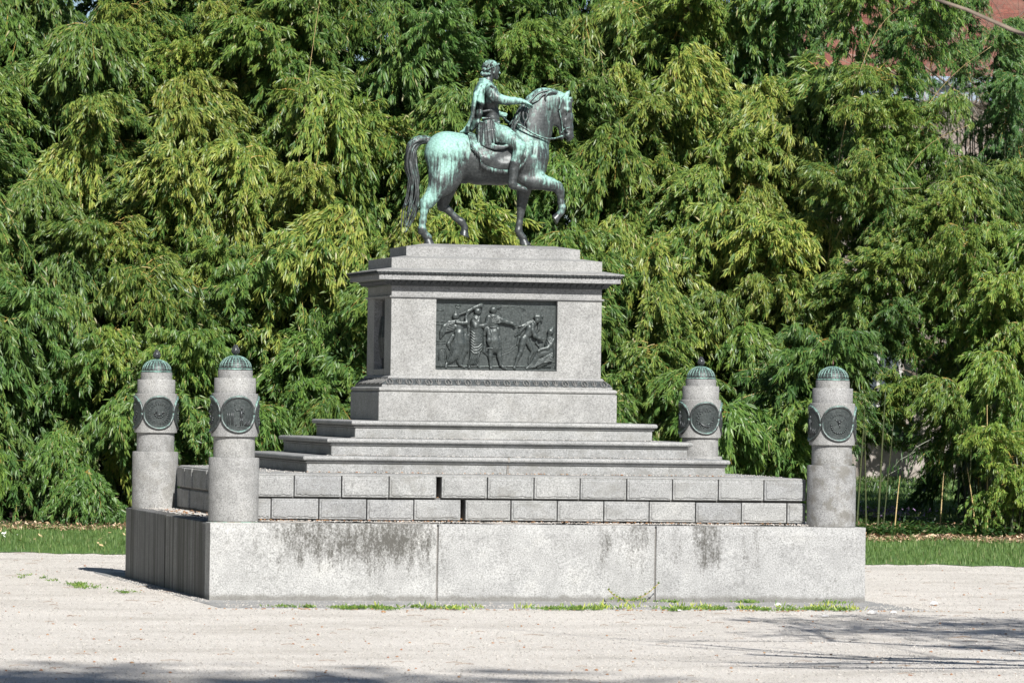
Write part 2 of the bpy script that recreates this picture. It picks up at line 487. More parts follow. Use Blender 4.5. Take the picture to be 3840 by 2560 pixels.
m = MB(); m.rings([(1.4998, .9066, 3.7625), (1.5005, .9073, 3.776), (1.30, .71, 3.812)]); m.build('cornice_top', GR_PED, ped)
m = MB(); m.rings([(1.2788, .6895, 3.806), (1.2788, .6895, 3.931), (1.08, .495, 3.962)]); m.build('upper_block', GR_PED, ped)
m = MB(); m.rings([(1.0596, .4747, 3.956), (1.0596, .4747, 4.075), (.80, .25, 4.118)]); m.build('top_slab', GR_PED, ped)

# ------------------------------------------------------------------ gravel and litter lying on the base top
GRAVEL = NT('gravel')
def gravel_mat(t):
    a = t.noise(58, 3, .8, t.mapping(src='Object'))
    v = t.voro(95, t.mapping(src='Object'), out=1)
    sv = t.n('ShaderNodeSeparateColor'); t.l(v, sv.inputs[0])
    c = t.ramp(sv.outputs[0], [(0, (.43, .408, .38)), (.25, (.545, .52, .488)), (.6, (.635, .607, .573)), (1, (.73, .707, .68))])
    c2 = t.ramp(a, [(.30, (.48, .46, .43)), (.44, (.92, .91, .89)), (.56, (1.03, 1.02, 1.0)), (.70, (1.22, 1.21, 1.19))])
    c = t.mix(1.0, c, c2, 'MULTIPLY')
    b = t.ramp(t.noise(.55, 5, .6, t.mapping((1, 1.6, 1))), [(.3, (.78, .765, .74)), (.5, (.96, .95, .94)), (.65, (1.05, 1.04, 1.03))])
    c = t.mix(1.0, c, b, 'MULTIPLY')
    spk = t.ramp(t.noise(24, 2, .5, t.mapping((.55, 1.6, 1), (3, 1, 0))), [(.70, 0.0), (.76, 1.0)])
    c = t.mix(t.math('MULTIPLY', spk, .22), c, (.17, .11, .075))
    dk = t.ramp(t.noise(17, 2, .5, t.mapping((.4, 1.4, 1), (13, 5, 0))), [(.71, 0.0), (.76, 1.0)])
    c = t.mix(t.math('MULTIPLY', dk, .22), c, (.12, .115, .10))
    t.col(c); t.set(Roughness=.9)
    t.b.inputs['Specular IOR Level'].default_value = .2
    t.bump(t.math('ADD', t.voro(95), t.math('MULTIPLY', a, .8)), .75, .012)
gravel_mat(GRAVEL); GRAVEL = GRAVEL.m
m = MB(); V = []; F = []; nx, ny = 60, 50
for j in range(ny + 1):
    for i in range(nx + 1):
        x = -A + TH - .02 + (2 * A - 2 * TH + .04) * i / nx; y = -B_ + TH - .02 + (2 * B_ - 2 * TH + .04) * j / ny
        V.append((x, y, .872 + .010 * math.sin(x * 5.1) * math.cos(y * 4.3) + .006 * random.random()))
for j in range(ny):
    for i in range(nx):
        a = j * (nx + 1) + i; F.append((a, a + 1, a + nx + 2, a + nx + 1))
m.add(V, F)
m.build('gravel_filling', GRAVEL, base)


# pebbles and fallen leaves that drift along ledges: one uncountable litter per place
def pebbles(name, pts, mat, smin, smax, parent=None, flat=.6, seed=1):
    r = np.random.default_rng(seed); n = len(pts); P = np.array(pts)
    O = np.array([(1, 0, 0), (-1, 0, 0), (0, 1, 0), (0, -1, 0), (0, 0, 1), (0, 0, -1)], float)
    T = np.array([(0, 2, 4), (2, 1, 4), (1, 3, 4), (3, 0, 4), (2, 0, 5), (1, 2, 5), (3, 1, 5), (0, 3, 5)])
    s = r.uniform(smin, smax, (n, 1, 1)); j = r.uniform(.6, 1.3, (n, 6, 1))
    an = r.uniform(0, 6.28, n); c, q = np.cos(an), np.sin(an)
    V = O[None] * j * s; V[..., 2] *= flat
    X = V[..., 0] * c[:, None] - V[..., 1] * q[:, None]; Y = V[..., 0] * q[:, None] + V[..., 1] * c[:, None]
    V = np.stack([X, Y, V[..., 2]], -1) + P[:, None, :]
    F = (T[None] + 6 * np.arange(n)[:, None, None]).reshape(-1, 3)
    me = mesh_np(name, V.reshape(-1, 3), F)
    return link(name, me, mat, parent)
def simple(name, c, rough=.8, var=None):
    t = NT(name)
    if var: t.col(t.ramp(t.noise(var[0], 3), [(.35, c), (.65, var[1])]))
    else: t.col(c)
    t.set(Roughness=rough); return t.m
M_PEB = simple('pale_pebble', (.56, .535, .50), .85, (30, (.34, .31, .28)))
M_DEAD = simple('dead_leaf', (.26, .10, .045), .8, (25, (.34, .22, .11)))
M_STRAW = simple('straw', (.50, .40, .22), .8, (25, (.36, .25, .12)))
def along(n, x0, x1, y0, y1, z, seed):
    r = np.random.default_rng(seed); return np.stack([r.uniform(x0, x1, n), r.uniform(y0, y1, n), np.full(n, z) + r.uniform(-.003, .003, n)], 1)
pts = np.concatenate([along(1500, -3.9, 4.1, -4.98, -4.3, .012, 21), along(500, -3.9, 3.8, -4.4, -3.25, .010, 22), along(700, -4.2, -3.85, -3.6, 3.2, .010, 23), along(300, 3.85, 4.4, -4.9, -3.2, .010, 24), along(900, -3.4, 3.4, -2.86, -2.70, .885, 1), along(500, -3.7, 3.7, -3.1, -2.8, .88, 2), along(700, -3.7, -3.3, -2.6, 3, .884, 3),
                      along(420, -2.6, 2.6, -2.03, -1.91, 1.418, 4), along(260, -3.2, -2.5, -2.3, 2.4, 1.418, 5), along(200, 2.5, 3.2, -2.3, 2.2, 1.418, 6),
                      along(260, -2.2, 2.2, -1.62, -1.52, 1.612, 7), along(160, -1.9, 1.9, -1.27, -1.2, 1.813, 8)])
tag(pebbles('loose_gravel', pts, M_PEB, .005, .012, seed=4), 'loose pale gravel lying on the ledges of the monument', 'gravel', kind='stuff')
pts = np.concatenate([along(160, -3.4, 3.4, -2.84, -2.70, .892, 11), along(60, -3.66, -3.3, -1.5, 1.5, .892, 12), along(70, -2.5, 2.5, -1.98, -1.91, 1.424, 13), along(14, -.842, -.797, -2.60, -2.4, .91, 14), along(10, -1.129, -1.079, -2.60, -2.4, 1.155, 15)])
tag(pebbles('dead_leaves', pts, M_DEAD, .010, .022, seed=5, flat=.35), 'red brown dead leaves caught along the ledges of the monument', 'leaves', kind='stuff')

# ------------------------------------------------------------------ corner pillars
COL = {'FL': (-3.5, -2.839, .006), 'FR': (3.5, -2.839, -.010), 'BL': (-3.5, 2.839, -.010), 'BR': (3.5, 2.839, .010)}
PZ = .8696


def bent(pts2, phi, R0):
    """points (s along the curve, t up, o outward) wrapped on the pillar drum, facing angle phi"""
    out = []
    for s, t, o in pts2:
        a = phi + s / R0
        out.append(((R0 + o) * math.cos(a), (R0 + o) * math.sin(a), t))
    return out


def medallion(p, phi, motif, zc):
    R0, RM = .262, .196
    med = MB(); n = 36; V = []; F = []
    # curved plate
    rings = 6; V.append(bent([(0, zc, .010)], phi, R0)[0])
    for k in range(1, rings + 1):
        for i in range(n):
            a = 2 * math.pi * i / n; V.append(bent([(RM * k / rings * math.cos(a), zc + RM * k / rings * math.sin(a), .010)], phi, R0)[0])
    for i in range(n): F.append((0, 1 + (i + 1) % n, 1 + i)[::-1])
    for k in range(1, rings):
        for i in range(n):
            a = 1 + (k - 1) * n + i; b = 1 + (k - 1) * n + (i + 1) % n; F.append((a, a + n, b + n, b))
    med.add(V, F)
    mo = med.build('medallion', BR_RELIEF, p, smooth=True)
    rim = MB(); P = [bent([(RM * math.cos(2 * math.pi * i / n), zc + RM * math.sin(2 * math.pi * i / n), .006)], phi, R0)[0] for i in range(n + 1)]
    rim.tube(P, .017, 8); rim.build('rim', BR_RIM, mo, smooth=True)
    em = MB()
    def T(pts, r, k=6): em.tube(bent([(x, zc + y, .014) for x, y in pts], phi, R0), r, k)
    if motif == 'figure':
        T([(.03, .09), (.032, .06)], [.012, .012]); T([(.03, .05), (.025, 0), (.03, -.03)], [.018, .016, .018])
        T([(.022, -.03), (.02, -.12)], [.011, .006]); T([(.04, -.03), (.045, -.12)], [.011, .006]); T([(.02, .045), (-.02, .05), (-.045, .065)], [.007, .006, .004])
        T([(.04, .045), (.06, .01)], [.007, .005])
        for x in (-.12, -.10, -.075, -.06): T([(x, -.11), (x, .05)], [.006, .004])
        T([(-.05, .10), (-.03, .13)], .004); T([(-.14, -.125), (0, -.127), (.14, -.125)], .004)
        for i in range(7): T([(.07 + .01 * i, -.12), (.066 + .012 * i, -.09 + .02 * (i % 3))], [.006, .004])
        T([(-.03, -.12), (-.03, -.10), (-.015, -.10)], [.007, .008, .005])
    elif motif == 'rays':
        for i in range(26):
            a = 2 * math.pi * i / 26; T([(.10 * math.cos(a), .10 * math.sin(a)), (.15 * math.cos(a), .15 * math.sin(a))], [.005, .002], 5)
        for i in range(8):
            a = math.pi + i * math.pi / 7; T([(.052 * math.cos(a), .0 + .05 * math.sin(a)), (.062 * math.cos(a + .2), .0 + .062 * math.sin(a + .2))], [.013, .010])
        T([(-.03, -.02), (.03, -.02)], [.016, .016]); T([(-.035, .0), (-.03, .05)], [.012, .006]); T([(.035, -.01), (.045, .025)], [.011, .006])
    elif motif == 'wreath':
        for i in range(30):
            a = R(60) + 2 * math.pi * i / 34; r = .105
            T([(r * math.cos(a), r * math.sin(a)), ((r + .02 * (-1) ** i) * math.cos(a + .14), (r + .02 * (-1) ** i) * math.sin(a + .14))], [.008, .004], 5)
        T([(-.09, -.04), (-.03, -.09), (.03, -.10), (.05, -.085)], [.008, .012, .012, .006]); T([(.07, -.045), (.0, -.10)], [.010, .008]); T([(.02, -.12), (.05, -.10)], [.008, .006])
    else:
        for i in range(12):
            a = R(175) + R(170) * i / 11; T([(.085 * math.cos(a), -.02 + .085 * math.sin(a)), (.092 * math.cos(a + .12), -.02 + .092 * math.sin(a + .12))], [.014, .009])
        T([(.0, .01), (0, .03)], [.020, .016]); T([(-.01, .03), (-.05, .055)], [.012, .003]); T([(.01, .03), (.06, .05)], [.012, .003])
        T([(0, .0), (.01, -.05)], [.010, .003]); T([(.01, .105), (.012, .11)], [.010, .008])
        for i in range(10): a = R(20 + 14 * i); T([(.12 * math.cos(a), .02 + .10 * math.sin(a)), (.09 * math.cos(a), .02 + .08 * math.sin(a))], [.003, .005], 5)
    em.build('emblem', BR_DARK, mo, smooth=True)
    return mo


def pillar(key, motifs, label, finial=True):
    x, y, dz = COL[key]
    p = empty('pillar', (x, y, PZ + dz * .5)); tag(p, label, 'pillar', 'granite pillars at the corners of the base')
    z = lambda a: a - PZ + dz * .5
    def drum(name, prof, smooth=2):
        m = MB(); m.lathe(prof, 64); o = m.build(name, GR_PIL, p, smooth=smooth); o.color = ({'FR': .95, 'BL': .45, 'FL': .08, 'BR': .1}[key], 1, 1, 1); return o
    drum('lower_drum', [(.272, .0), (.282, .008), (.2835, z(1.572)), (.279, z(1.581)), (.25, z(1.5845))])
    drum('shaft', [(.2325, z(1.580)), (.2325, z(1.8155))])
    drum('medallion_drum', [(.25, z(1.8155)), (.2635, z(1.819)), (.2635, z(1.825)), (.2605, z(2.294)), (.256, z(2.2995)), (.22, z(2.3))])
    drum('upper_tier', [(.234, z(2.2995)), (.2335, z(2.466)), (.229, z(2.4737)), (.19, z(2.474))])
    drum('neck_tier', [(.1957, z(2.4737)), (.1957, z(2.556)), (.19, z(2.5598))])
    m = MB(); zd = z(2.562); H = .160; Rr = .183
    m.lathe([(Rr, zd), (Rr + .002, zd + .012), (Rr - .004, zd + .02)] + [((Rr - .006) * math.cos(t), zd + .02 + (H - .02) * math.sin(t)) for t in [R(q) for q in range(0, 90, 6)]] + [(.004, zd + H)], 48)
    d = m.build('dome', BR_DOMEIN, p, smooth=True)
    m = MB()
    for i in range(24):
        a = 2 * math.pi * (i + .5) / 24
        m.tube([((Rr - .003) * math.cos(t) * math.cos(a), (Rr - .003) * math.cos(t) * math.sin(a), zd + .02 + (H - .018) * math.sin(t)) for t in [R(q) for q in range(0, 91, 9)]], [.0062 - .0003 * j for j in range(11)], 5)
    for q in (14, 27, 40, 53, 66):
        t = R(q); m.tube([((Rr - .005) * math.cos(t) * math.cos(a), (Rr - .005) * math.cos(t) * math.sin(a), zd + .02 + (H - .020) * math.sin(t)) for a in [2 * math.pi * i / 48 for i in range(49)]], .0042, 5)
    m.tube([((Rr) * math.cos(a), (Rr) * math.sin(a), zd + .008) for a in [2 * math.pi * i / 48 for i in range(49)]], .010, 6)
    m.build('dome_ribs', BR_DOME, d, smooth=True)
    m = MB(); zt = zd + H - .004
    if finial:
        m.lathe([(.012, zt), (.010, zt + .010), (.018, zt + .014), (.014, zt + .02)], 16)
        m.lathe([(.016, zt + .02), (.034, zt + .034), (.041, zt + .052), (.038, zt + .074), (.026, zt + .098), (.012, zt + .118), (.003, zt + .130)], 20)
        for k in range(9):
            zz = zt + .028 + .0112 * k; rr = [.030, .038, .041, .040, .036, .031, .025, .018, .011][k]; n = 10 if k < 6 else 7
            for i in range(n):
                a = 2 * math.pi * (i + .5 * (k % 2)) / n
                m.tube([(rr * .9 * math.cos(a), rr * .9 * math.sin(a), zz - .004), ((rr + .004) * math.cos(a), (rr + .004) * math.sin(a), zz + .006), ((rr + .002) * math.cos(a), (rr + .002) * math.sin(a), zz + .011)], [.007, .006, .002], 5)
        m.build('pinecone_finial', BR_DARK, p, smooth=True)
    else:
        m.tube([(0, 0, zt), (0.001, 0, zt + .03), (0, 0, zt + .034), (.0, 0, zt + .055), (.001, 0, zt + .058), (.002, 0, zt + .085)], [.004, .004, .010, .009, .004, .003], 8)
        m.build('iron_dowel', simple('rusty_iron', (.10, .05, .04), .7), p, smooth=True)
    for k, mo in enumerate(motifs): medallion(p, R(-90 + 90 * k), mo, z(2.062))
    return p


PFL = pillar('FL', ['figure', 'wreath', 'rays', 'heart'], 'nearest left granite pillar with a standing figure on its medallion and a pinecone finial')
pillar('BL', ['rays', 'heart', 'figure', 'wreath'], 'leftmost granite pillar behind the other left one, with rayed medallion and pinecone finial')
pillar('BR', ['wreath', 'figure', 'rays', 'figure'], 'granite pillar rising behind the right end of the steps, wreath medallion and pinecone finial')
pillar('FR', ['heart', 'rays', 'wreath', 'figure'], 'rightmost stained granite pillar whose green dome has lost its pinecone finial', finial=False)
# verdigris and mortar bed under the nearest pillar
m = MB(); m.lathe([(.272, 0), (.28, .003), (.28, .012), (.27, .014)], 40)
t = NT('verdigris_bed'); t.col(t.ramp(t.noise(9, 4), [(.42, (.30, .27, .22)), (.52, (.28, .42, .34))])); t.set(Roughness=.8)
m.build('mortar_bed', t.m, PFL, loc=(0, 0, -.013))
# ------------------------------------------------------------------ sculpting: blended round cones on a grid, meshed by surface nets
class Field:
    def __init__(s, lo, hi, h):
        s.lo = np.array(lo, float); s.h = h
        s.n = (np.ceil((np.array(hi) - s.lo) / h).astype(int) + 1)
        s.ax = [s.lo[i] + h * np.arange(s.n[i]) for i in range(3)]
        s.D = np.full(s.n, .25, dtype=np.float32)
    def block(s, lo, hi):
        i0 = [max(0, int(math.floor((lo[i] - s.lo[i]) / s.h))) for i in range(3)]
        i1 = [min(s.n[i], int(math.ceil((hi[i] - s.lo[i]) / s.h)) + 1) for i in range(3)]
        if any(i1[i] <= i0[i] for i in range(3)): return None
        return tuple(slice(i0[i], i1[i]) for i in range(3))
    def seg(s, a, b, ra, rb, ky=1.0, k=.02, sub=False, marg=.055):
        a = np.array(a, float); b = np.array(b, float); r = max(ra, rb)
        e = np.array([r, r * max(ky, .3), r]) + marg + k
        bl = s.block(np.minimum(a, b) - e, np.maximum(a, b) + e)
        if bl is None: return
        X = s.ax[0][bl[0]][:, None, None] - a[0]; Y = (s.ax[1][bl[1]][None, :, None] - a[1]) / ky; Z = s.ax[2][bl[2]][None, None, :] - a[2]
        v = b - a; v[1] /= ky; L2 = v @ v
        if L2 < 1e-12: t = 0.0
        else: t = np.clip((X * v[0] + Y * v[1] + Z * v[2]) / L2, 0, 1)
        q = X - t * v[0], Y - t * v[1], Z - t * v[2]
        d = np.sqrt(q[0] ** 2 + q[1] ** 2 + q[2] ** 2) - (ra + (rb - ra) * t)
        d = (d * min(1.0, ky) if ky < 1 else d).astype(np.float32)
        o = s.D[bl]
        if sub:
            d = -d; hh = np.maximum(k - np.abs(o - d), 0) / k; s.D[bl] = np.maximum(o, d) + hh * hh * k * .25
        else:
            hh = np.maximum(k - np.abs(o - d), 0) / k; s.D[bl] = np.minimum(o, d) - hh * hh * k * .25
    def chain(s, P, ky=1.0, k=.02, sub=False):
        """P: list of (point, radius)"""
        for (a, ra), (b, rb) in zip(P[:-1], P[1:]): s.seg(a, b, ra, rb, ky, k, sub)
        if len(P) == 1: s.seg(P[0][0], P[0][0], P[0][1], P[0][1], ky, k, sub)
    def mesh(s, D=None):
        D = s.D if D is None else D
        h = s.h; n = D.shape; C = [n[i] - 1 for i in range(3)]
        cnt = np.zeros(C, np.float32); acc = np.zeros(C + [3], np.float32)
        S = D < 0; edges = []
        for ax in range(3):
            sl0 = [slice(None)] * 3; sl1 = [slice(None)] * 3; sl0[ax] = slice(0, -1); sl1[ax] = slice(1, None)
            d0 = D[tuple(sl0)]; d1 = D[tuple(sl1)]
            idx = np.argwhere(S[tuple(sl0)] != S[tuple(sl1)])
            e0 = d0[tuple(idx.T)]; e1 = d1[tuple(idx.T)]
            p = idx.astype(np.float32); p[:, ax] += e0 / (e0 - e1)
            o = [i for i in range(3) if i != ax]
            for da in (0, 1):
                for db in (0, 1):
                    c = idx.copy(); c[:, o[0]] -= da; c[:, o[1]] -= db
                    ok = np.all((c >= 0) & (c < np.array(C)), 1); cc = tuple(c[ok].T)
                    np.add.at(cnt, cc, 1)
                    for kx in range(3): np.add.at(acc[..., kx], cc, p[ok, kx])
            edges.append((idx, e0 < 0, o))
        act = np.argwhere(cnt > 0); ids = np.full(C, -1, np.int32); ids[tuple(act.T)] = np.arange(len(act))
        V = acc[tuple(act.T)] / cnt[tuple(act.T)][:, None] * h + s.lo
        Q = []
        for ax, (idx, neg, o) in enumerate(edges):
            q = []
            for da, db in ((0, 0), (1, 0), (1, 1), (0, 1)):
                c = idx.copy(); c[:, o[0]] -= da; c[:, o[1]] -= db
                ok = np.all((c >= 0) & (c < np.array(C)), 1); c = np.clip(c, 0, np.array(C) - 1)
                q.append(np.where(ok, ids[tuple(c.T)], -1))
            q = np.stack(q, 1); good = np.all(q >= 0, 1); q = q[good]; ng = neg[good]
            flip = ng if ax != 1 else ~ng
            q[flip] = q[flip][:, ::-1]
            Q.append(q[:, ::-1])
        return V, np.concatenate(Q)


def patina(V, blobs, base=0.0):
    p = np.full(len(V), base)
    for c, r, v in blobs:
        c = np.array(c); r = np.array(r if hasattr(r, '__len__') else (r, r * 1.6, r))
        p += v * np.exp(-(((V - c) / r) ** 2).sum(1))
    return p


# statue drawing plane: sketch units to metres, y is the depth of the point (negative = near side)
def S(x, y, Y=0.0): return (-1.23707 + .00163 * x + .00002 * y + .22713 * Y, Y, 6.45374 + .00004 * x - .00159 * y + .05654 * Y)
U = .00161
def ch(P, Y): return [(S(p[0], p[1], (p[3] if len(p) > 3 else Y)), p[2] * U) for p in P]


statue = empty('equestrian_statue', (0, 0, 4.118))
tag(statue, 'green bronze statue of a laurelled rider on a walking horse, arm stretched over its mane', 'statue')
SC = (0, 0, -4.118)


def stat(name, V, F, mat, parent, attrs=None):
    me = mesh_np(name, V + np.array(SC) , F, smooth=True, attrs=attrs)
    return link(name, me, mat, parent)


# ---- horse
hf = Field((-1.02, -.36, 4.07), (1.16, .36, 6.06), .0078)
k1 = .07
hf.chain(ch([(470, 800, 158), (560, 815, 160), (700, 850, 168), (850, 862, 160), (960, 850, 165)], 0), ky=.92, k=k1)
hf.chain(ch([(440, 790, 148)], -.075), ky=.85, k=k1); hf.chain(ch([(440, 790, 145)], .075), ky=.85, k=k1)
hf.chain(ch([(960, 840, 160), (1050, 830, 152), (1085, 800, 128)], 0), ky=.9, k=k1)
hf.chain(ch([(1085, 850, 118), (1090, 900, 100), (1060, 960, 85)], 0), ky=1.0, k=k1)
hf.chain(ch([(980, 700, 90), (900, 690, 40)], 0), ky=.7, k=.1)
hf.chain(ch([(1060, 720, 150), (1100, 640, 128), (1120, 560, 112), (1150, 480, 98), (1185, 420, 86), (1225, 395, 70)], 0), ky=.60, k=k1)
hf.chain(ch([(1030, 600, 62), (1060, 500, 48), (1105, 410, 46), (1170, 365, 44), (1250, 360, 40)], 0), ky=.55, k=.05)
# head
hf.chain(ch([(1240, 400, 62), (1305, 400, 58), (1345, 425, 48)], 0), ky=.72, k=.05)
hf.chain(ch([(1310, 490, 72), (1325, 520, 60)], 0), ky=.62, k=.04)
hf.chain(ch([(1345, 440, 48), (1368, 520, 36), (1375, 600, 29), (1378, 655, 28), (1385, 665, 25)], 0), ky=.80, k=.035)
hf.chain(ch([(1310, 550, 46), (1335, 600, 30)], 0), ky=.6, k=.04)
hf.chain(ch([(1318, 570, 24), (1316, 630, 14), (1322, 672, 17)], 0), ky=.9, k=.02)
hf.chain(ch([(1378, 688, 14), (1372, 694, 10)], 0), ky=1.3, k=.02)
hf.chain(ch([(1345, 462, 16), (1378, 466, 14)], -.062), ky=.8, k=.015)       # brow
hf.chain(ch([(1352, 540, 8), (1345, 590, 7), (1362, 630, 7)], -.058), k=.015)   # facial crest
hf.chain(ch([(1345, 462, 16), (1378, 466, 14)], .062), ky=.8, k=.015)
hf.chain(ch([(1372, 655, 20)], -.03), ky=.8, k=.02); hf.chain(ch([(1372, 655, 20)], .03), ky=.8, k=.02)
hf.chain(ch([(1392, 657, 8)], -.062), ky=1.2, k=.008, sub=True)
hf.chain(ch([(1338, 648, 5), (1352, 660, 5)], -.045), ky=1.5, k=.01, sub=True)
for yy in (-.045, .045):
    hf.chain(ch([(1335, 385, 20), (1350, 365, 22), (1368, 340, 14), (1383, 318, 5)], yy), ky=.6, k=.015)
hf.chain(ch([(1368, 352, 9), (1378, 338, 5)], -.075), ky=.8, k=.006, sub=True)
# forelock
hf.chain(ch([(1360, 385, 16), (1390, 380, 14), (1394, 400, 12), (1385, 425, 8)], -.01), k=.01)
hf.chain(ch([(1350, 400, 12), (1378, 410, 10), (1372, 440, 7)], -.04), k=.01)
# near hind leg
YN, YF = -.165, .155
hf.chain(ch([(440, 850, 128, -.10), (430, 930, 104, -.13), (410, 1000, 78, YN), (375, 1075, 55, YN), (320, 1150, 42, YN), (296, 1175, 38, YN)], YN), ky=.75, k=.06)
hf.chain(ch([(500, 900, 75, -.13), (500, 980, 55, -.14), (450, 1050, 45, YN)], YN), ky=.7, k=.06)
hf.chain(ch([(275, 1150, 18), (285, 1185, 26)], YN), k=.02)
hf.chain(ch([(296, 1175, 34), (285, 1230, 27), (276, 1300, 25), (270, 1355, 28)], YN), ky=.85, k=.02)
hf.chain(ch([(268, 1360, 29), (265, 1380, 24)], YN), k=.02)
hf.chain(ch([(272, 1365, 28), (300, 1410, 25), (318, 1425, 28)], YN), k=.02)
# far hind leg
hf.chain(ch([(500, 880, 110, .10), (480, 980, 76, .13), (455, 1060, 60, YF), (432, 1130, 46, YF), (420, 1190, 36, YF)], YF), ky=.75, k=.05)
hf.chain(ch([(400, 1185, 17), (412, 1200, 26)], YF), k=.02)
hf.chain(ch([(422, 1190, 34), (470, 1228, 26), (520, 1278, 24), (560, 1308, 27)], YF), ky=.85, k=.02)
hf.chain(ch([(566, 1310, 27), (585, 1340, 22), (590, 1362, 26)], YF), k=.02)
# near fore leg, lifted
hf.chain(ch([(1090, 900, 95, -.10), (1110, 985, 66, -.13), (1160, 1005, 52, YN), (1230, 1025, 44, YN), (1285, 1042, 39, YN)], YN), ky=.85, k=.05)
hf.chain(ch([(1290, 1045, 38), (1305, 1075, 34), (1312, 1110, 25), (1316, 1160, 23), (1322, 1195, 27)], YN), ky=.85, k=.02)
hf.chain(ch([(1325, 1205, 28), (1318, 1235, 23), (1300, 1255, 24)], YN), k=.02)
hf.chain(ch([(1030, 990, 40, -.14), (1100, 1020, 40, YN)], YN), k=.05)
# far fore leg, standing
hf.chain(ch([(1050, 920, 80, .10), (1045, 1000, 60, .13), (1035, 1080, 46, YF), (1025, 1150, 34, YF), (1018, 1200, 35, YF)], YF), ky=.85, k=.05)
hf.chain(ch([(1017, 1205, 33), (1012, 1250, 26), (1003, 1320, 23), (998, 1370, 27)], YF), ky=.85, k=.02)
hf.chain(ch([(994, 1378, 26), (1012, 1410, 24), (1030, 1432, 28)], YF), k=.02)
hf.chain(ch([(560, 985, 40), (590, 1000, 22)], 0), k=.03)
# muscle grooves
hf.chain(ch([(1075, 600, 8), (1130, 700, 8), (1110, 800, 8)], -.26), ky=3, k=.05, sub=True)
hf.chain(ch([(560, 700, 6), (590, 850, 8), (560, 950, 8)], -.31), ky=3, k=.05, sub=True)
hf.chain(ch([(1235, 470, 10), (1238, 540, 8)], -.14), ky=3.2, k=.03, sub=True)
HV, HQ = hf.mesh()
hb = [(S(420, 720, -.2), .22, .55), (S(520, 690, -.1), .25, .30), (S(460, 900, -.25), .11, .45), (S(300, 760, -.1), .12, .2), (S(340, 1120, YN), .12, .55), (S(285, 1220, YN), .12, .42),
      (S(280, 1320, YN), .06, .1), (S(265, 1390, YN), .06, -.3), (S(1180, 975, YN), .09, .35), (S(1260, 1015, YN), .06, .35), (S(1310, 1150, YN), .08, -.05), (S(1310, 1240, YN), .05, .2),
      (S(1350, 360, -.05), .05, .7), (S(1360, 468, -.06), .025, .6), (S(1260, 440, -.1), .10, .15), (S(1340, 560, -.05), .14, -.22), (S(1080, 700, -.2), .13, .22), (S(1000, 1000, -.2), .1, -.15),
      (S(1150, 560, -.15), .13, -.30), (S(1170, 850, -.1), .10, -.12), (S(750, 980, -.25), .20, -.45), (S(900, 1000, -.2), .15, -.5), (S(550, 1000, -.1), .1, -.35),
      (S(1020, 1250, YF), .28, -.42), (S(450, 1180, YF), .14, -.40), (S(560, 1320, YF), .14, -.40), (S(620, 850, -.2), .15, -.1)]
keep = np.ones(len(HV), bool)
horse = stat('horse', HV, HQ, BR_HORSE, statue, {'patina': patina(HV, hb, .06)})
# hooves
def hoof(top, toe, heel, hgt, name='hoof'):
    m = MB(); m.v = []; n = 16
    T = Vector(top); A_ = Vector(toe); B2 = Vector(heel); c = (A_ + B2) / 2; d = (A_ - B2); L = d.length / 2; d.normalize(); s = Vector((0, 1, 0))
    V = []; F = []
    for k, (f, sc) in enumerate([(0, .62), (.12, .78), (.16, .70), (1, 1.0), (1.0, .85)]):
        q = T.lerp(c, f)
        for i in range(n):
            a = 2 * math.pi * i / n; V.append(q + d * (L * sc * math.cos(a)) + s * (L * .86 * sc * math.sin(a)))
    for k in range(4):
        for i in range(n):
            j = (i + 1) % n; F.append((n * k + i, n * k + j, n * k + n + j, n * k + n + i))
    F.append(tuple(range(n))); F.append(tuple(4 * n + i for i in range(n))[::-1])
    m.add([v + Vector(SC) for v in V], F); m.build(name, BR_DARK, horse, smooth=2)
hoof(S(312, 1428, YN), S(368, 1476, YN), S(286, 1478, YN), 0)
hoof(S(590, 1368, YF), S(622, 1432, YF), S(552, 1402, YF), 0)
hoof(S(1028, 1436, YF), S(1092, 1488, YF), S(1008, 1488, YF), 0)
hoof(S(1302, 1254, YN), S(1284, 1330, YN), S(1250, 1262, YN), 0)
for s in (-1, 1):
    m = MB(); m.tube([Vector(S(1357, 492, .073 * s)) + Vector(SC), Vector(S(1363, 492, .071 * s)) + Vector(SC)], [.014, .010], 8); m.build('eye', BR_DARK, horse, smooth=True)

# strands of hair
def strands(paths, rad, parent, name, mat=BR_HORSE, pat=0.0, n=7, taper=.35, wav=0.0):
    m = MB()
    for i, P in enumerate(paths):
        Q = [Vector(S(*p)) for p in P]
        # Catmull-Rom
        C = []
        for a in range(len(Q) - 1):
            p0 = Q[max(a - 1, 0)]; p1 = Q[a]; p2 = Q[a + 1]; p3 = Q[min(a + 2, len(Q) - 1)]
            for t in (0, .25, .5, .75):
                C.append(.5 * ((2 * p1) + (p2 - p0) * t + (2 * p0 - 5 * p1 + 4 * p2 - p3) * t * t + (3 * p1 - p0 - 3 * p2 + p3) * t ** 3))
        C.append(Q[-1]); N = len(C)
        r = rad if not hasattr(rad, '__len__') else rad[i]
        m.tube([c + Vector(SC) for c in C], [r * (1 - (1 - taper) * max(0, j / (N - 1) - .3) / .7) * (1 if j else .6) for j in range(N)], n)
    return m.build(name, mat, parent, smooth=True, attrs={'patina': [pat] * len(m.v)})

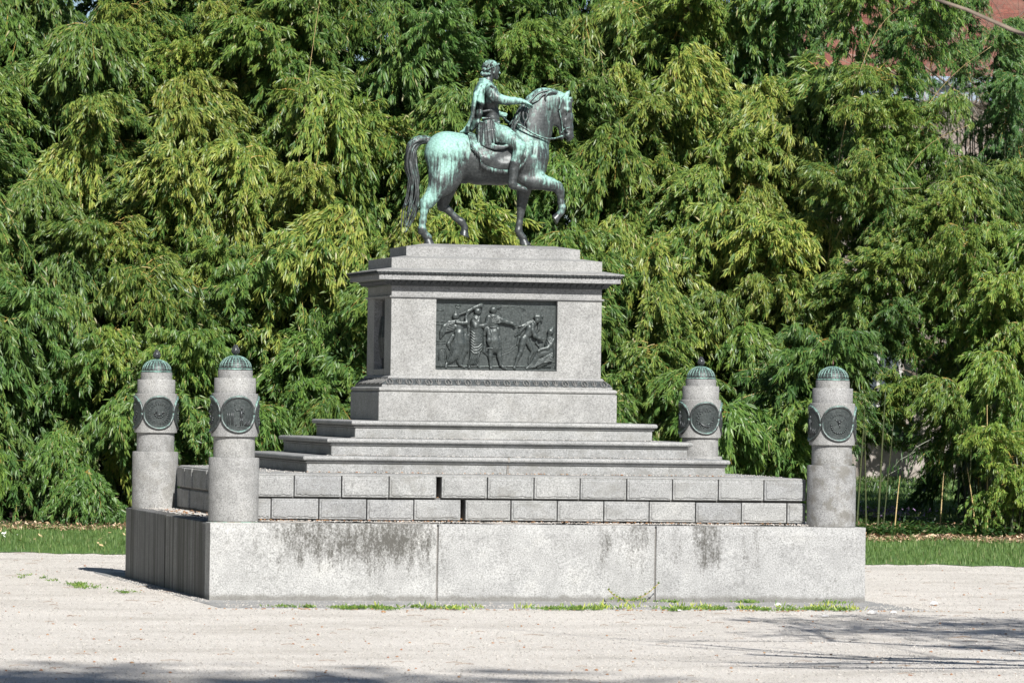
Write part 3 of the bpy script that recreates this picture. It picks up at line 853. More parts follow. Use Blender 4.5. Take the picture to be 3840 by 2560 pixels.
mane = [[(1300, 352, -.03), (1240, 322, -.05), (1180, 326, -.06), (1130, 350, -.07), (1090, 392, -.09), (1060, 420, -.10)],
        [(1290, 335, 0), (1220, 314, 0), (1150, 320, 0), (1085, 362, 0), (1040, 412, -.02)], [(1285, 332, .03), (1200, 312, .04), (1120, 330, .05), (1060, 380, .04)],
        [(1282, 345, -.06), (1240, 330, -.09), (1210, 345, -.10), (1195, 375, -.11), (1200, 398, -.11)], [(1270, 352, -.05), (1230, 345, -.08), (1180, 350, -.10), (1140, 392, -.11), (1090, 415, -.11)],
        [(1100, 380, -.05), (1055, 410, -.08), (1022, 450, -.10), (1000, 500, -.11), (985, 555, -.11), (1000, 605, -.12)],
        [(1090, 400, -.07), (1060, 430, -.10), (1030, 480, -.12), (1030, 530, -.13), (1055, 570, -.14), (1058, 600, -.14)],
        [(1040, 415, -.03), (1005, 470, -.06), (975, 530, -.08), (950, 570, -.08), (935, 612, -.08)],
        [(1030, 420, 0), (990, 480, 0), (950, 545, 0), (925, 580, 0)], [(1010, 470, -.09), (990, 540, -.10), (965, 580, -.11), (960, 640, -.12), (975, 660, -.12)],
        [(1075, 430, -.11), (1052, 470, -.13), (1062, 520, -.14), (1040, 560, -.15), (1035, 590, -.15)], [(1000, 520, -.09), (975, 570, -.11), (945, 610, -.10), (932, 650, -.09)],
        [(1060, 410, .04), (1010, 470, .06), (970, 540, .07)], [(1160, 335, .05), (1100, 380, .08), (1060, 440, .1)]]
strands(mane, [.020] * 14, horse, 'mane', pat=-.05)
m_ = []
TP = [(335, 700, 22), (285, 690, 28), (235, 705, 34), (195, 745, 38), (182, 820, 45), (185, 900, 48), (205, 980, 50), (205, 1060, 52), (200, 1130, 62), (180, 1200, 70), (162, 1270, 58), (140, 1345, 42), (125, 1385, 30)]
r_ = random.Random(4)
for i in range(17):
    u = -1 + 2 * (i + .5) / 17; yy = .075 * math.cos(u * 1.4) * (-1 if i % 2 == 0 else .6); ph = r_.uniform(0, 6.28); P = []
    L = r_.randint(10, 13)
    for j, (x, y, w) in enumerate(TP[:L]):
        jn = min(j + 1, 12); jp = max(j - 1, 0); dx = TP[jn][0] - TP[jp][0]; dy = TP[jn][1] - TP[jp][1]; l = math.hypot(dx, dy)
        off = u * w * .8 + 7 * math.sin(j * 1.3 + ph) * min(1, j / 3)
        P.append((x + dy / l * off, y - dx / l * off, yy * min(1, w / 40) + .012 * math.sin(j * 1.7 + ph)))
    m_.append(P)
strands(m_, [r_.uniform(.017, .026) for _ in m_], horse, 'tail', pat=-.08, taper=.25)
# bridle
strands([[(1300, 465, -.105), (1306, 440, -.105), (1314, 400, -.098), (1304, 358, -.06), (1300, 340, 0), (1304, 358, .06), (1314, 400, .098), (1306, 440, .105)],
         [(1303, 470, -.104), (1322, 560, -.075), (1330, 640, -.045)], [(1395, 590, -.02), (1372, 600, -.05), (1340, 610, -.05), (1318, 640, -.03)],
         [(1345, 345, -.06), (1310, 385, -.09)]], [.011, .007, .006, .008], horse, 'bridle', pat=.35, taper=1)
strands([[(880, 520, .10), (905, 555, .09), (935, 566, .03), (955, 572, -.05), (1005, 580, -.165), (1060, 618, -.19), (1130, 655, -.185), (1200, 680, -.16), (1260, 682, -.12), (1330, 662, -.05)]], [.0105], statue, 'reins', mat=BR_HORSE, pat=.15, taper=1)
strands([[(880, 520, .12), (920, 560, .14), (1000, 600, .19), (1130, 655, .19), (1250, 682, .12), (1330, 662, .05)]], [.0105], statue, 'reins', mat=BR_HORSE, pat=.15, taper=1)

# ---- saddle cloth: a shell over the horse's back
def poly_dist(px, pz, poly):
    d = np.full(np.broadcast(px, pz).shape, 1e9); ins = np.zeros(d.shape, bool); n = len(poly)
    for i in range(n):
        ax_, az = poly[i]; bx, bz = poly[(i + 1) % n]; ex, ez = bx - ax_, bz - az
        t = np.clip(((px - ax_) * ex + (pz - az) * ez) / (ex * ex + ez * ez), 0, 1)
        d = np.minimum(d, np.hypot(px - ax_ - t * ex, pz - az - t * ez))
        c = ((az > pz) != (bz > pz)) & (px < (bx - ax_) * (pz - az) / (bz - az + 1e-12) + ax_); ins ^= c
    return np.where(ins, -d, d)
cl = [(632, 640), (636, 760), (680, 800), (705, 830), (708, 885), (745, 912), (850, 940), (925, 942), (985, 922), (1030, 880), (1052, 845), (1040, 760), (1010, 690), (960, 600), (800, 560), (660, 600)]
pl = [(S(x, y, -.27)[0], S(x, y, -.27)[2]) for x, y in cl]
X = hf.ax[0][:, None]; Z = hf.ax[2][None, :]
pd = poly_dist(X, Z, pl).astype(np.float32)
fringe = np.clip((pd + .045) / .01, 0, 1) * (Z < pl[3][1] + .02)
wv = .010 * np.sin((X * 9 + Z * 26)) * np.exp(-((Z - 5.1) / .12) ** 2) + .006 * np.sin(X * 16 - Z * 30) - .004 * fringe + fringe * .005 * np.sin(X * 2 * np.pi / .024)
shell = np.maximum(np.maximum(hf.D - (.024 + wv[:, None, :]), pd[:, None, :]), -(hf.D + .02))
CV, CQ = hf.mesh(shell.astype(np.float32))
cloth = stat('saddle_cloth', CV, CQ, BR_HORSE, statue, {'patina': patina(CV, [(S(670, 740, -.25), .07, .55), (S(760, 800, -.27), .06, .25), (S(860, 850, -.27), .14, -.25), (S(1035, 800, -.2), .05, .4)], -.14)})

# fringe hanging from the hem of the cloth
def hem(P, side):
    out = []
    for (x0, y0), (x1, y1) in zip(P[:-1], P[1:]):
        n = max(2, int(math.hypot(x1 - x0, y1 - y0) / 7))
        for i in range(n): out.append((x0 + (x1 - x0) * i / n, y0 + (y1 - y0) * i / n))
    m = MB(); r = random.Random(3)
    for x, y in out:
        p = S(x, y, -.27); ix = int(round((p[0] - hf.lo[0]) / hf.h)); iz = int(round((p[2] + .012 - hf.lo[2]) / hf.h))
        c = np.where(hf.D[ix, :, iz] < .026)[0]
        if not len(c): continue
        yy = hf.ax[1][c[0] if side < 0 else c[-1]] + side * .010; L = .052 + r.uniform(-.006, .006); dx = r.uniform(-.003, .003)
        a = Vector((p[0], yy, p[2] + .03)) + Vector(SC)
        m.tube([a, a + Vector((dx, side * .006, -L * .6)), a + Vector((dx * 2, side * .004 - side * .012 * (p[2] < 5.0), -L - .012))], [.0062, .0068, .0045], 5)
    m.build('fringe', BR_HORSE, cloth, smooth=True, attrs={'patina': [-.05] * len(m.v)})
HEM = [(640, 740), (680, 792), (706, 822), (708, 878), (748, 905), (800, 922), (850, 933), (900, 936), (940, 934), (985, 915), (1028, 876), (1050, 842)]
hem(HEM, -1); hem(HEM, 1)

# ---- rider
rf = Field((-.42, -.46, 4.66), (.66, .40, 6.42), .0068)
def rc(P, Y, ky=1, k=.02, sub=False): rf.chain(ch(P, Y), ky, k, sub)
rc([(755, 330, 62), (770, 420, 60), (785, 500, 54), (785, 560, 58), (780, 640, 75)], 0, ky=1.45, k=.05)
rc([(765, 300, 48), (770, 290, 40)], -.10, k=.05); rc([(765, 300, 48)], .10, k=.05)
rc([(800, 380, 40)], -.06, ky=1.2, k=.04); rc([(800, 380, 40)], .06, ky=1.2, k=.04)
rc([(748, 300, 40), (758, 250, 33), (768, 215, 33)], .0, k=.04)
# head, turned away to the far side
HY = .01
rc([(770, 150, 52), (790, 145, 54)], HY, ky=.85, k=.03); rc([(800, 175, 46)], HY + .01, ky=.8, k=.03)
rc([(812, 205, 27), (824, 222, 17)], HY + .03, ky=1.1, k=.02)
rc([(826, 160, 20), (838, 152, 12)], HY + .03, ky=1.2, k=.015); rc([(842, 172, 7), (852, 190, 7.5)], HY + .045, k=.008); rc([(838, 212, 7), (840, 217, 6)], HY + .045, k=.008)
rc([(806, 190, 10)], HY - .055, k=.02)
rc([(780, 180, 9), (776, 192, 7)], HY - .075, k=.01)
# right arm, near side, stretched forward
AY = -.235
rc([(785, 325, 44, -.19), (800, 350, 40, -.215), (830, 378, 35, AY), (865, 390, 33, AY), (905, 398, 31, AY - .01), (960, 398, 25, AY), (1005, 400, 19, AY + .01), (1030, 405, 16, AY + .015)], AY, k=.03)
rc([(1028, 405, 15, AY + .015), (1050, 413, 15, AY + .02), (1066, 422, 12, AY + .02)], AY, ky=1.5, k=.015)
for (x1, y1, x2, y2, x3, y3, yy) in [(1066, 418, 1082, 425, 1102, 440, .005), (1064, 423, 1080, 434, 1096, 449, .02), (1060, 427, 1073, 440, 1085, 455, .035), (1056, 430, 1066, 444, 1072, 457, .05)]:
    rc([(x1, y1, 5.8), (x2, y2, 5.4), (x3, y3, 4.4)], AY - .005 + yy - .02, k=.004)
rc([(1040, 416, 6), (1048, 432, 5.5), (1055, 445, 4.6)], AY + .05, k=.006)
# left arm, far side, hand holding the reins
rc([(775, 325, 40, .20), (775, 400, 36, .235), (790, 470, 32, .24), (830, 495, 26, .19), (868, 502, 20, .13)], .2, k=.03)
rc([(868, 500, 19), (884, 506, 19)], .11, ky=1.1, k=.015)
for i in range(4): rc([(886, 496 + 8 * i, 6), (903 - i, 500 + 8 * i, 6), (900 - 2 * i, 510 + 7 * i, 5.5), (882, 514 + 6 * i, 5)], .085 + .012 * i, k=.004)
rc([(878, 490, 6.5), (898, 492, 5.5), (908, 500, 5)], .085, k=.005)
# legs
for sgn in (-1, 1):
    ty = sgn
    rc([(800, 640, 80, .13 * ty), (880, 665, 70, .20 * ty), (950, 700, 56, .27 * ty), (990, 728, 45, .315 * ty), (1000, 745, 42, .32 * ty)], 0, ky=.9, k=.05)
    rc([(1000, 740, 42, .32 * ty), (990, 800, 41, .325 * ty), (968, 860, 37, .325 * ty), (955, 920, 29, .325 * ty), (950, 980, 25, .325 * ty)], 0, k=.02)
    rc([(1022, 722, 14, .325 * ty)], 0, k=.03)
    rc([(948, 1000, 24, .325 * ty), (945, 1030, 26, .325 * ty), (990, 1045, 20, .33 * ty), (1030, 1060, 15, .335 * ty), (1048, 1066, 11, .337 * ty)], 0, k=.02)
RV, RQ = rf.mesh()
rb = [(S(930, 395, AY), (.16, .08, .08), .75), (S(1060, 425, AY), .06, .6), (S(880, 505, .1), .06, .6), (S(890, 660, -.2), .10, .40), (S(1000, 740, -.32), .07, .60), (S(980, 830, -.32), .06, .25),
      (S(950, 950, -.32), .08, -.3), (S(980, 1045, -.33), .08, -.25), (S(790, 470, -.1), (.1, .2, .15), -.3), (S(770, 230, 0), .06, -.35), (S(815, 190, 0), .04, -.3), (S(850, 185, .05), .02, .6)]
rider = stat('rider', RV, RQ, BR_HORSE, statue, {'patina': patina(RV, rb, .10)})
# cropped hair and wreath
hp = []
r2 = random.Random(9)
for i in range(70):
    a = r2.uniform(-2.6, 1.0); y = r2.uniform(-1, 1)
    cx_, cy_ = 783, 148
    rr = 56 * math.sqrt(max(.05, 1 - (y * .8) ** 2))
    x = cx_ + rr * math.sin(a) * 1.02; z = cy_ - rr * math.cos(a)
    if x > 812 and z > 150: continue
    hp.append([(x, z, HY + .078 * y), (x - 9, z + 9, HY + .085 * y), (x - 13 + r2.uniform(0, 8), z + 22, HY + .085 * y)])
for i in range(9): hp.append([(726 + i * 7, 188, HY - .07 + .0 * i), (722 + i * 7, 202, HY - .08), (730 + i * 7, 214 - i * 1.2, HY - .07)])
for i in range(7): hp.append([(722, 180, HY - .06 + .02 * i), (712, 196, HY - .06 + .02 * i), (720, 214, HY - .05 + .02 * i)])
strands(hp, [.0125] * len(hp), rider, 'cropped_hair', pat=.08, n=6, taper=.5)
lw = []
for i in range(26):
    a = 2 * math.pi * i / 26; x = 783 + 60 * math.cos(a) ; y = .083 * math.sin(a); z = 158 - 28 * math.cos(a) - 4
    lw.append([(x, z, HY + y), (x + 3, z - 7, HY + y * 1.08), (x + 1, z - 14, HY + y * 1.06)])
lw += [] and [[(820, 110, HY - .02), (812, 88, HY), (802, 78, HY)], [(806, 108, HY), (796, 90, HY), (790, 82, HY + .02)]]
strands(lw, [.0095] * len(lw), rider, 'laurel_wreath', pat=.30, n=6, taper=.4)

# cloak
cf = Field((-.42, -.34, 5.36), (.30, .34, 6.14), .0072)
def cc(P, Y=0, ky=1, k=.008): cf.chain(ch(P, Y), ky, k)
cc([(715, 275, 30), (700, 330, 34), (690, 420, 34), (680, 500, 30), (668, 570, 26), (640, 615, 16)], 0, ky=3.4, k=.03)
for i, yy in enumerate([-.20, -.155, -.11, -.06, 0, .06, .12, .18]):
    q = 1 - abs(yy) * 1.6
    cc([(765 - 10 * q, 262, 11, yy * .6), (715 - 12 * q, 285, 14, yy * .9), (680 - 14 * q, 350, 15, yy), (668 - 16 * q, 440, 14, yy), (655 - 12 * q, 520, 14, yy * .95), (622 - 12 * q, 590, 13, yy * .85), (575 + 90 * abs(yy) * 2, 628, 10, yy * .6 - .02), (555 + 150 * abs(yy) * 2, 634, 7, yy * .4 - .02)])
for i in range(5):      # broad folds hung over the near shoulder
    cc([(778 - 4 * i, 258 + 5 * i, 9, -.06), (745 - 8 * i, 268 + 7 * i, 12, -.13), (722 - 4 * i, 310 + 6 * i, 13, -.20 - .004 * i), (706 + 2 * i - 6, 360, 13, -.225), (692 + 7 * i, 395 + 5 * i, 12, -.225), (706 + 3 * i, 405 + 6 * i, 8, -.22)])
for i in range(4):      # collar roll
    cc([(700 + 4 * i, 240 + 8 * i, 8, .10), (706, 236 + 9 * i, 9, 0), (735, 236 + 9 * i, 10, -.085 - .012 * i), (775 + 3 * i, 258 + 7 * i, 9, -.10 - .012 * i), (808, 292 + 3 * i, 7, -.06)])
cc([(812, 300, 14, -.09)])
FV, FQ = cf.mesh()
stat('cloak', FV, FQ, BR_HORSE, rider, {'patina': patina(FV, [(S(705, 370, -.22), .08, .75), (S(740, 270, -.12), .08, .55), (S(640, 560, -.1), .09, .35), (S(590, 620, -.05), .06, .35), (S(690, 520, -.15), (.07, .2, .12), -.3)], .16)})
# sleeve, cuirass belt, skirt of straps
kf = Field((-.22, -.42, 5.1), (.36, .34, 6.05), .0068)
def kc(P, Y=0, ky=1, k=.005): kf.chain(ch(P, Y), ky, k)
for i in range(6):
    a = -1.3 + i * .5
    kc([(775 + 3 * i, 300 - 3 * i, 9, -.20 - .012 * i), (792 + 5 * i, 325 - 3 * i, 10, -.235 - .006 * i + .02 * (i > 3)), (800 + 6 * i, 372 - 11 * i, 8, -.25 + .008 * i)])
for i in range(10):
    a = 2 * math.pi * i / 10; a2 = a + .7
    kc([(808 + 26 * math.cos(a), 362 + 36 * math.sin(a) - 8 * math.cos(a), 9, -.232 + .052 * math.sin(a * 1 + 1.6)), (808 + 26 * math.cos(a2), 362 + 36 * math.sin(a2) - 8 * math.cos(a2), 9, -.232 + .052 * math.sin(a2 + 1.6))])
kc([(725, 478, 9, -.14), (770, 470, 10, -.15), (840, 470, 9, -.09)], k=.01); kc([(722, 530, 8, -.15), (775, 530, 9, -.165), (842, 532, 8, -.10)], k=.01)
kc([(770, 350, 58), (783, 540, 62)], 0, ky=1.5, k=.02)
N_ = 11
for i in range(N_):
    f = i / (N_ - 1); x0 = 702 + 140 * f; x1 = 690 + 195 * f; yt = 560 + 8 * math.sin(f * 9); yb = 735 - 45 * f ** 1.5
    y0 = -.13 - .07 * math.sin(math.pi * min(1, f * 1.1)); y1 = -.225 - .045 * math.sin(math.pi * f)
    kc([(x0, yt, 10.5, y0), ((x0 + x1) / 2, (yt + yb) / 2 - 15, 11, (y0 + y1) / 2 - .02), (x1 + 4 * math.sin(i * 2.1), yb, 9.5, y1)], k=.004)
    kc([(x0, yt, 11, -y0), (x1, yb, 10, -y1)], k=.004)
    kc([(x0 - 6, yt - 6, 8, y0 - .004), (x0 + 6, yt - 6, 8, y0 - .004)], k=.004)
kc([(700, 620, 30, -.1), (860, 650, 30, -.1)], ky=1.6, k=.03); kc([(700, 620, 30, .1), (860, 650, 30, .1)], ky=1.6, k=.03)
for i in range(4):      # hanging drapery over the thigh
    kc([(755 - 6 * i, 712 + 9 * i, 9, -.25), (820, 738 + 7 * i, 11, -.285), (880, 742 + 4 * i, 10, -.30), (950 - 8 * i, 716 + 6 * i, 8, -.31), (990 - 12 * i, 692 + 6 * i, 6, -.30)])
kc([(880, 590, 12, -.16), (940, 640, 9, -.27), (1000, 682, 7, -.31), (1030, 730, 6, -.33), (1048, 790, 8, -.31), (1046, 840, 8, -.30)], k=.01)
KV, KQ = kf.mesh()
stat('tunic_skirt', KV, KQ, BR_HORSE, rider, {'patina': patina(KV, [(S(810, 350, -.24), .06, .35), (S(770, 620, -.2), .12, -.22), (S(780, 480, -.1), (.1, .2, .1), -.4), (S(960, 660, -.28), .08, .4)], .02)})
# boots
for sgn in (-1, 1):
    bf = Field((.15, min(sgn * .25, sgn * .42), 4.66), (.52, max(sgn * .25, sgn * .42), 5.2), .0068)
    q = .325 * sgn
    def bc(P, k=.006): bf.chain(ch(P, q), 1, k)
    bc([(966, 865, 40), (955, 925, 33), (949, 985, 30), (945, 1020, 31), (955, 1035, 27), (1000, 1050, 21), (1035, 1063, 16), (1052, 1068, 12)], .02)
    bc([(925, 1040, 10), (950, 1050, 10), (1050, 1076, 8)])
    for yy in (930, 944, 958): bc([(925, yy, 7), (955, yy + 4, 34), (982, yy + 4, 7)], .004)
    bc([(935, 858, 9), (968, 868, 40), (1000, 858, 9)], .006)
    BV, BQ = bf.mesh(); stat('boot', BV, BQ, BR_HORSE, rider, {'patina': np.full(len(BV), -.22)})

# ---- bronze relief on the pedestal front
def T3(x, y, Y=-.66): return (-.69504 + .00072 * x + .00001 * y + .23088 * Y, Y, 3.52766 + .00001 * x - .0007 * y + .0137 * Y)
YP = -.6395
panel = MB(); panel.box(-.735, .735, YP, -.6257, RZ0 + .004, 3.452)
panel.box(-.735, .735, YP - .022, YP - .0005, RZ0 + .004, RZ0 + .024)
panel.box(-.735, -.729, YP - .010, YP - .0005, RZ0 + .025, 3.40); panel.box(.729, .735, YP - .014, YP - .0005, RZ0 + .025, 3.40)
relief = panel.build('relief_panel', BR_RELIEF, ped)
def rel(name, chains, folds=(), low=(), mat=BR_RELIEF):
    allp = [p for c in chains for p in c]
    xs = [p[0] for p in allp]; ys = [p[1] for p in allp]
    lo = T3(min(xs) - 120, max(ys) + 100); hi = T3(max(xs) + 120, min(ys) - 100)
    f = Field((lo[0], YP - .075, lo[2]), (hi[0], YP + .006, hi[2]), .0042)
    for c in chains:
        f.chain([(T3(p[0], p[1], YP - (p[3] if len(p) > 3 else .012)), p[2] * .00070) for p in c], ky=.62, k=.008)
    for c in folds:
        f.chain([(T3(p[0], p[1], YP - (p[3] if len(p) > 3 else .044)), p[2] * .00070) for p in c], ky=1, k=.003)
    V, Q = f.mesh(); me = mesh_np(name, V, Q, smooth=True); return link(name, me, mat, relief)
def arcs(cx, cy, w, h, n, sag, r=7, d=.046):
    return [[(cx - w / 2, cy + h * i / n, r, d - .012), (cx - w * .2, cy + h * i / n + sag, r, d), (cx + w * .2, cy + h * i / n + sag * .8, r, d), (cx + w / 2, cy + h * i / n - sag * .2, r, d - .012)] for i in range(n)]
def pleats(x0, x1, y0, y1, xa, xb, n, r=8, d=.044): return [[(x0 + (x1 - x0) * i / (n - 1), y0, r, d - .004), ((x0 + (x1 - x0) * i / (n - 1) + xa + (xb - xa) * i / (n - 1)) / 2 + 8, (y0 + y1) / 2, r * 1.2, d), (xa + (xb - xa) * i / (n - 1), y1, r, d - .010)] for i in range(n)]
rel('relief_figure', [[(490, 380, 60, .03)], [(490, 320, 22, .03), (490, 300, 10, .03)], [(530, 440, 48), (550, 560, 70), (550, 640, 78)], [(510, 485, 32, .04), (600, 500, 30, .05), (680, 495, 30, .05), (665, 400, 24, .04), (700, 310, 22, .04), (740, 280, 20, .04)],
     [(560, 355, 15, .03), (700, 295, 22, .04), (800, 240, 28, .04), (890, 205, 34, .035), (925, 200, 38, .03)], [(925, 190, 8, .04), (945, 245, 8, .04)],
     [(480, 480, 38, .02), (380, 495, 46, .02), (300, 560, 44, .018), (255, 650, 36, .015), (235, 750, 22, .01)], [(470, 560, 48, .015), (380, 600, 40, .012), (320, 650, 26, .01)],
     [(550, 680, 85, .02), (560, 850, 95, .015), (500, 1020, 88, .012), (400, 1120, 60, .01), (345, 1170, 34, .01)], [(640, 720, 60, .012), (640, 950, 55, .01), (560, 1150, 60, .008)], [(440, 720, 36, .01), (370, 850, 38, .01), (390, 930, 26, .01)],
     [(575, 930, 42, .03), (560, 1080, 28, .028), (558, 1200, 22, .025), (640, 1248, 18, .03)], [(330, 1200, 24, .02), (328, 1245, 24, .025)], [(700, 560, 18, .012), (720, 700, 20, .01), (690, 880, 20, .01), (680, 980, 16, .01)]],
    pleats(500, 600, 690, 1150, 330, 520, 7) + arcs(550, 620, 150, 50, 3, 14) + pleats(650, 690, 700, 1000, 600, 700, 3, 7, .03) + [[(470, 500 + 26 * i, 6, .04), (360 - 8 * i, 530 + 28 * i, 7, .038), (280 - 2 * i, 640 + 20 * i, 5, .026)] for i in range(5)])
rel('relief_figure', [[(865, 300, 64, .032)], [(840, 400, 62), (830, 480, 98), (840, 580, 100)], [(790, 470, 40, .04), (830, 560, 42, .05), (870, 480, 28, .055), (890, 400, 22, .05)], [(880, 545, 34, .05), (960, 545, 34, .045), (1000, 520, 26, .04)],
     [(840, 620, 108, .012), (835, 800, 105, .012), (810, 1000, 92, .01), (760, 1150, 60, .008), (715, 1200, 36, .01)], [(900, 650, 62, .01), (900, 900, 60, .008), (800, 1150, 40, .008)], [(720, 1240, 24, .03), (715, 1262, 22, .03)], [(860, 1215, 16, .02), (905, 1262, 18, .02)]],
    arcs(835, 620, 190, 380, 8, 60, 8, .052) + pleats(760, 930, 1000, 1200, 700, 830, 6, 8, .04) + [[(770, 380, 7, .05), (840, 440, 8, .06), (900, 370, 7, .045)], [(760, 410, 7, .05), (850, 480, 8, .06), (930, 380, 7, .045)]])
rel('relief_figure', [[(1128, 275, 62, .038)], [(1130, 340, 36, .03)], [(1120, 410, 84, .018), (1130, 500, 78, .018), (1135, 600, 80, .018)], [(1200, 410, 55, .035), (1270, 450, 46, .04), (1360, 480, 36, .04), (1450, 505, 28, .042), (1490, 530, 22, .042)], [(1490, 522, 11, .044), (1528, 532, 8, .044)], [(1480, 540, 11, .044), (1495, 572, 8, .044)],
     [(1050, 400, 52, .03), (1030, 500, 46, .03), (1000, 600, 40, .03), (975, 690, 30, .02)], [(1040, 600, 36, .045), (1060, 700, 38, .05), (1055, 790, 46, .05), (1060, 850, 32, .045)], [(1140, 660, 90, .022), (1150, 800, 108, .022), (1155, 900, 112, .02)], [(1200, 600, 40, .045), (1200, 680, 36, .04)],
     [(975, 720, 26, .01), (985, 850, 26, .01), (970, 980, 22, .01), (1040, 1060, 14, .008)], [(1085, 920, 46, .03), (1075, 1050, 40, .03), (1082, 1180, 25, .03), (1085, 1262, 26, .035), (1095, 1280, 20, .035)], [(1222, 930, 50, .03), (1228, 1060, 44, .03), (1250, 1200, 26, .03), (1290, 1240, 24, .035), (1350, 1278, 20, .035)]],
    pleats(1090, 1230, 720, 910, 1060, 1260, 9, 8, .054) + arcs(1190, 400, 200, 90, 4, 30, 9, .058) + [[(1070, 560, 9, .055), (1140, 575, 9, .06), (1210, 560, 9, .055)], [(1060, 340, 9, .05), (1110, 395, 12, .055), (1180, 375, 9, .05)], [(1020, 920, 8, .055), (1150, 930, 8, .058), (1260, 925, 8, .055)]])
rel('relief_figure', [[(1870, 450, 48, .035)], [(1850, 390, 42, .035), (1890, 395, 45, .035), (1950, 460, 16, .035)], [(1845, 360, 10, .035), (1850, 325, 5, .035)], [(1955, 380, 20, .03), (1965, 410, 10, .03)], [(1800, 510, 52, .025), (1745, 580, 66, .022), (1720, 670, 64, .02), (1670, 730, 62, .02)],
     [(1640, 760, 58, .03), (1615, 860, 52, .032), (1590, 980, 40, .034), (1545, 1070, 36, .03), (1505, 1180, 20, .028), (1480, 1255, 22, .03), (1495, 1275, 16, .03)], [(1700, 790, 50, .02), (1745, 890, 40, .02), (1790, 980, 30, .015), (1740, 1080, 26, .012), (1725, 1180, 18, .01)],
     [(1790, 520, 34, .045), (1790, 620, 34, .05), (1830, 710, 38, .05), (1910, 755, 30, .05), (1975, 765, 20, .05)], [(1790, 460, 26, .02), (1700, 500, 30, .02), (1620, 540, 24, .02), (1550, 555, 12, .02)], [(1640, 570, 34, .01), (1560, 660, 34, .01), (1500, 710, 20, .01)], [(1900, 500, 26, .012), (1890, 600, 24, .01), (1850, 660, 16, .01)], [(1560, 740, 26, .01), (1530, 860, 18, .01)]],
    [[(1780 - 20 * i, 470 + 14 * i, 7, .035), (1680 - 20 * i, 530 + 24 * i, 8, .035), (1560 - 12 * i, 560 + 46 * i, 6, .025)] for i in range(4)])
rel('relief_figure', [[(2095, 640, 58, .035)], [(2120, 600, 40, .03)], [(2070, 700, 34, .03)], [(2080, 760, 58, .02), (2060, 860, 70, .018), (2075, 940, 80, .015)], [(2140, 780, 34, .04), (2100, 860, 32, .045), (2040, 920, 32, .05), (1930, 940, 24, .05), (1890, 970, 28, .05)],
     [(2070, 980, 80, .018), (1980, 1000, 78, .02), (1900, 1020, 66, .022), (1840, 1110, 54, .018), (1760, 1210, 36, .014), (1690, 1265, 26, .02)], [(2090, 1040, 70, .014), (1990, 1140, 74, .012), (1890, 1220, 52, .01)], [(1870, 760, 16, .02), (1850, 830, 18, .015), (1900, 890, 14, .02)]],
    [[(2130, 1000 + 26 * i, 9, .045), (2020 - 14 * i, 1060 + 22 * i, 10, .05), (1900 - 16 * i, 1110 + 26 * i, 9, .045), (1780 - 8 * i, 1225 + 6 * i, 7, .03)] for i in range(6)] + [[(2030, 760, 8, .05), (2060, 830, 9, .05), (2130, 850, 8, .045)], [(2020, 800, 8, .05), (2050, 880, 9, .05), (2130, 900, 8, .045)]])
lo_ = MB()
def L3(P, r=.004): lo_.tube([T3(x, y, YP - .001) for x, y in P], r, 5)
L3([(1190, 260), (1300, 215), (1400, 205), (1560, 230), (1670, 280)], .006); L3([(1200, 275), (1260, 262), (1300, 235), (1350, 228), (1400, 240), (1460, 235), (1520, 260), (1580, 258), (1620, 285), (1670, 282)], .004)
L3([(1230, 270), (1270, 420)], .003); L3([(1640, 285), (1570, 520)], .003); L3([(1440, 220), (1440, 340)], .003)
L3([(1110, 1070), (1250, 1050), (1400, 990), (1500, 920), (1540, 880)], .006); L3([(1110, 1010), (1260, 1000), (1400, 950), (1500, 870), (1520, 830)], .005); L3([(1330, 640), (1350, 700), (1320, 800)], .003)
for y in (285, 480, 525, 810, 850): L3([(165, y), (320 if y > 500 else 295, y)], .006)
L3([(295, 195), (295, 480)], .003); L3([(200, 1130), (200, 980), (230, 925), (270, 912), (310, 930), (335, 980), (335, 1130)], .009); L3([(225, 1130), (225, 990), (265, 945), (305, 985), (305, 1130)], .004)
L3([(480, 200), (580, 200)], .007); L3([(490, 215), (510, 250), (540, 250), (565, 215)], .008)
L3([(1970, 1165), (2180, 1165)], .005); L3([(1990, 1175), (1990, 1270)], .004); L3([(2160, 1175), (2160, 1270)], .004); L3([(2190, 220), (2190, 1240)], .004)
L3([(150, 1235), (500, 1225), (900, 1235), (1500, 1230), (2100, 1245)], .012)
lo_.build('background_scene', BR_RELIEF, relief, smooth=True)
# ------------------------------------------------------------------ ground
def sheet(name, us, vs, mat, dz=0.0, kind='structure', zf=None):
    nu, nv = len(us), len(vs); V = []
    for v in vs:
        for u in us:
            x, y, _ = G(u, v); V.append((x, y, (zf(u, v) if zf else ground_z(v)) + dz))
    i = np.arange(nu - 1)[None, :] + nu * np.arange(nv - 1)[:, None]
    F = np.stack([i, i + 1, i + nu + 1, i + nu], -1).reshape(-1, 4)
    o = link(name, mesh_np(name, V, F, smooth=True), mat); tag(o, kind=kind); return o
usn = list(np.linspace(-220, -14, 12)) + list(np.linspace(-12, 12, 60)) + list(np.linspace(14, 220, 12))
vsn = [-120, -60, -20, 0, 20] + list(np.linspace(30, 66, 40)) + list(np.linspace(66.3, 72, 12)) + [80, 100, 140, 200, 320, 600]
sheet('ground', usn, vsn, GRAVEL, -.001)

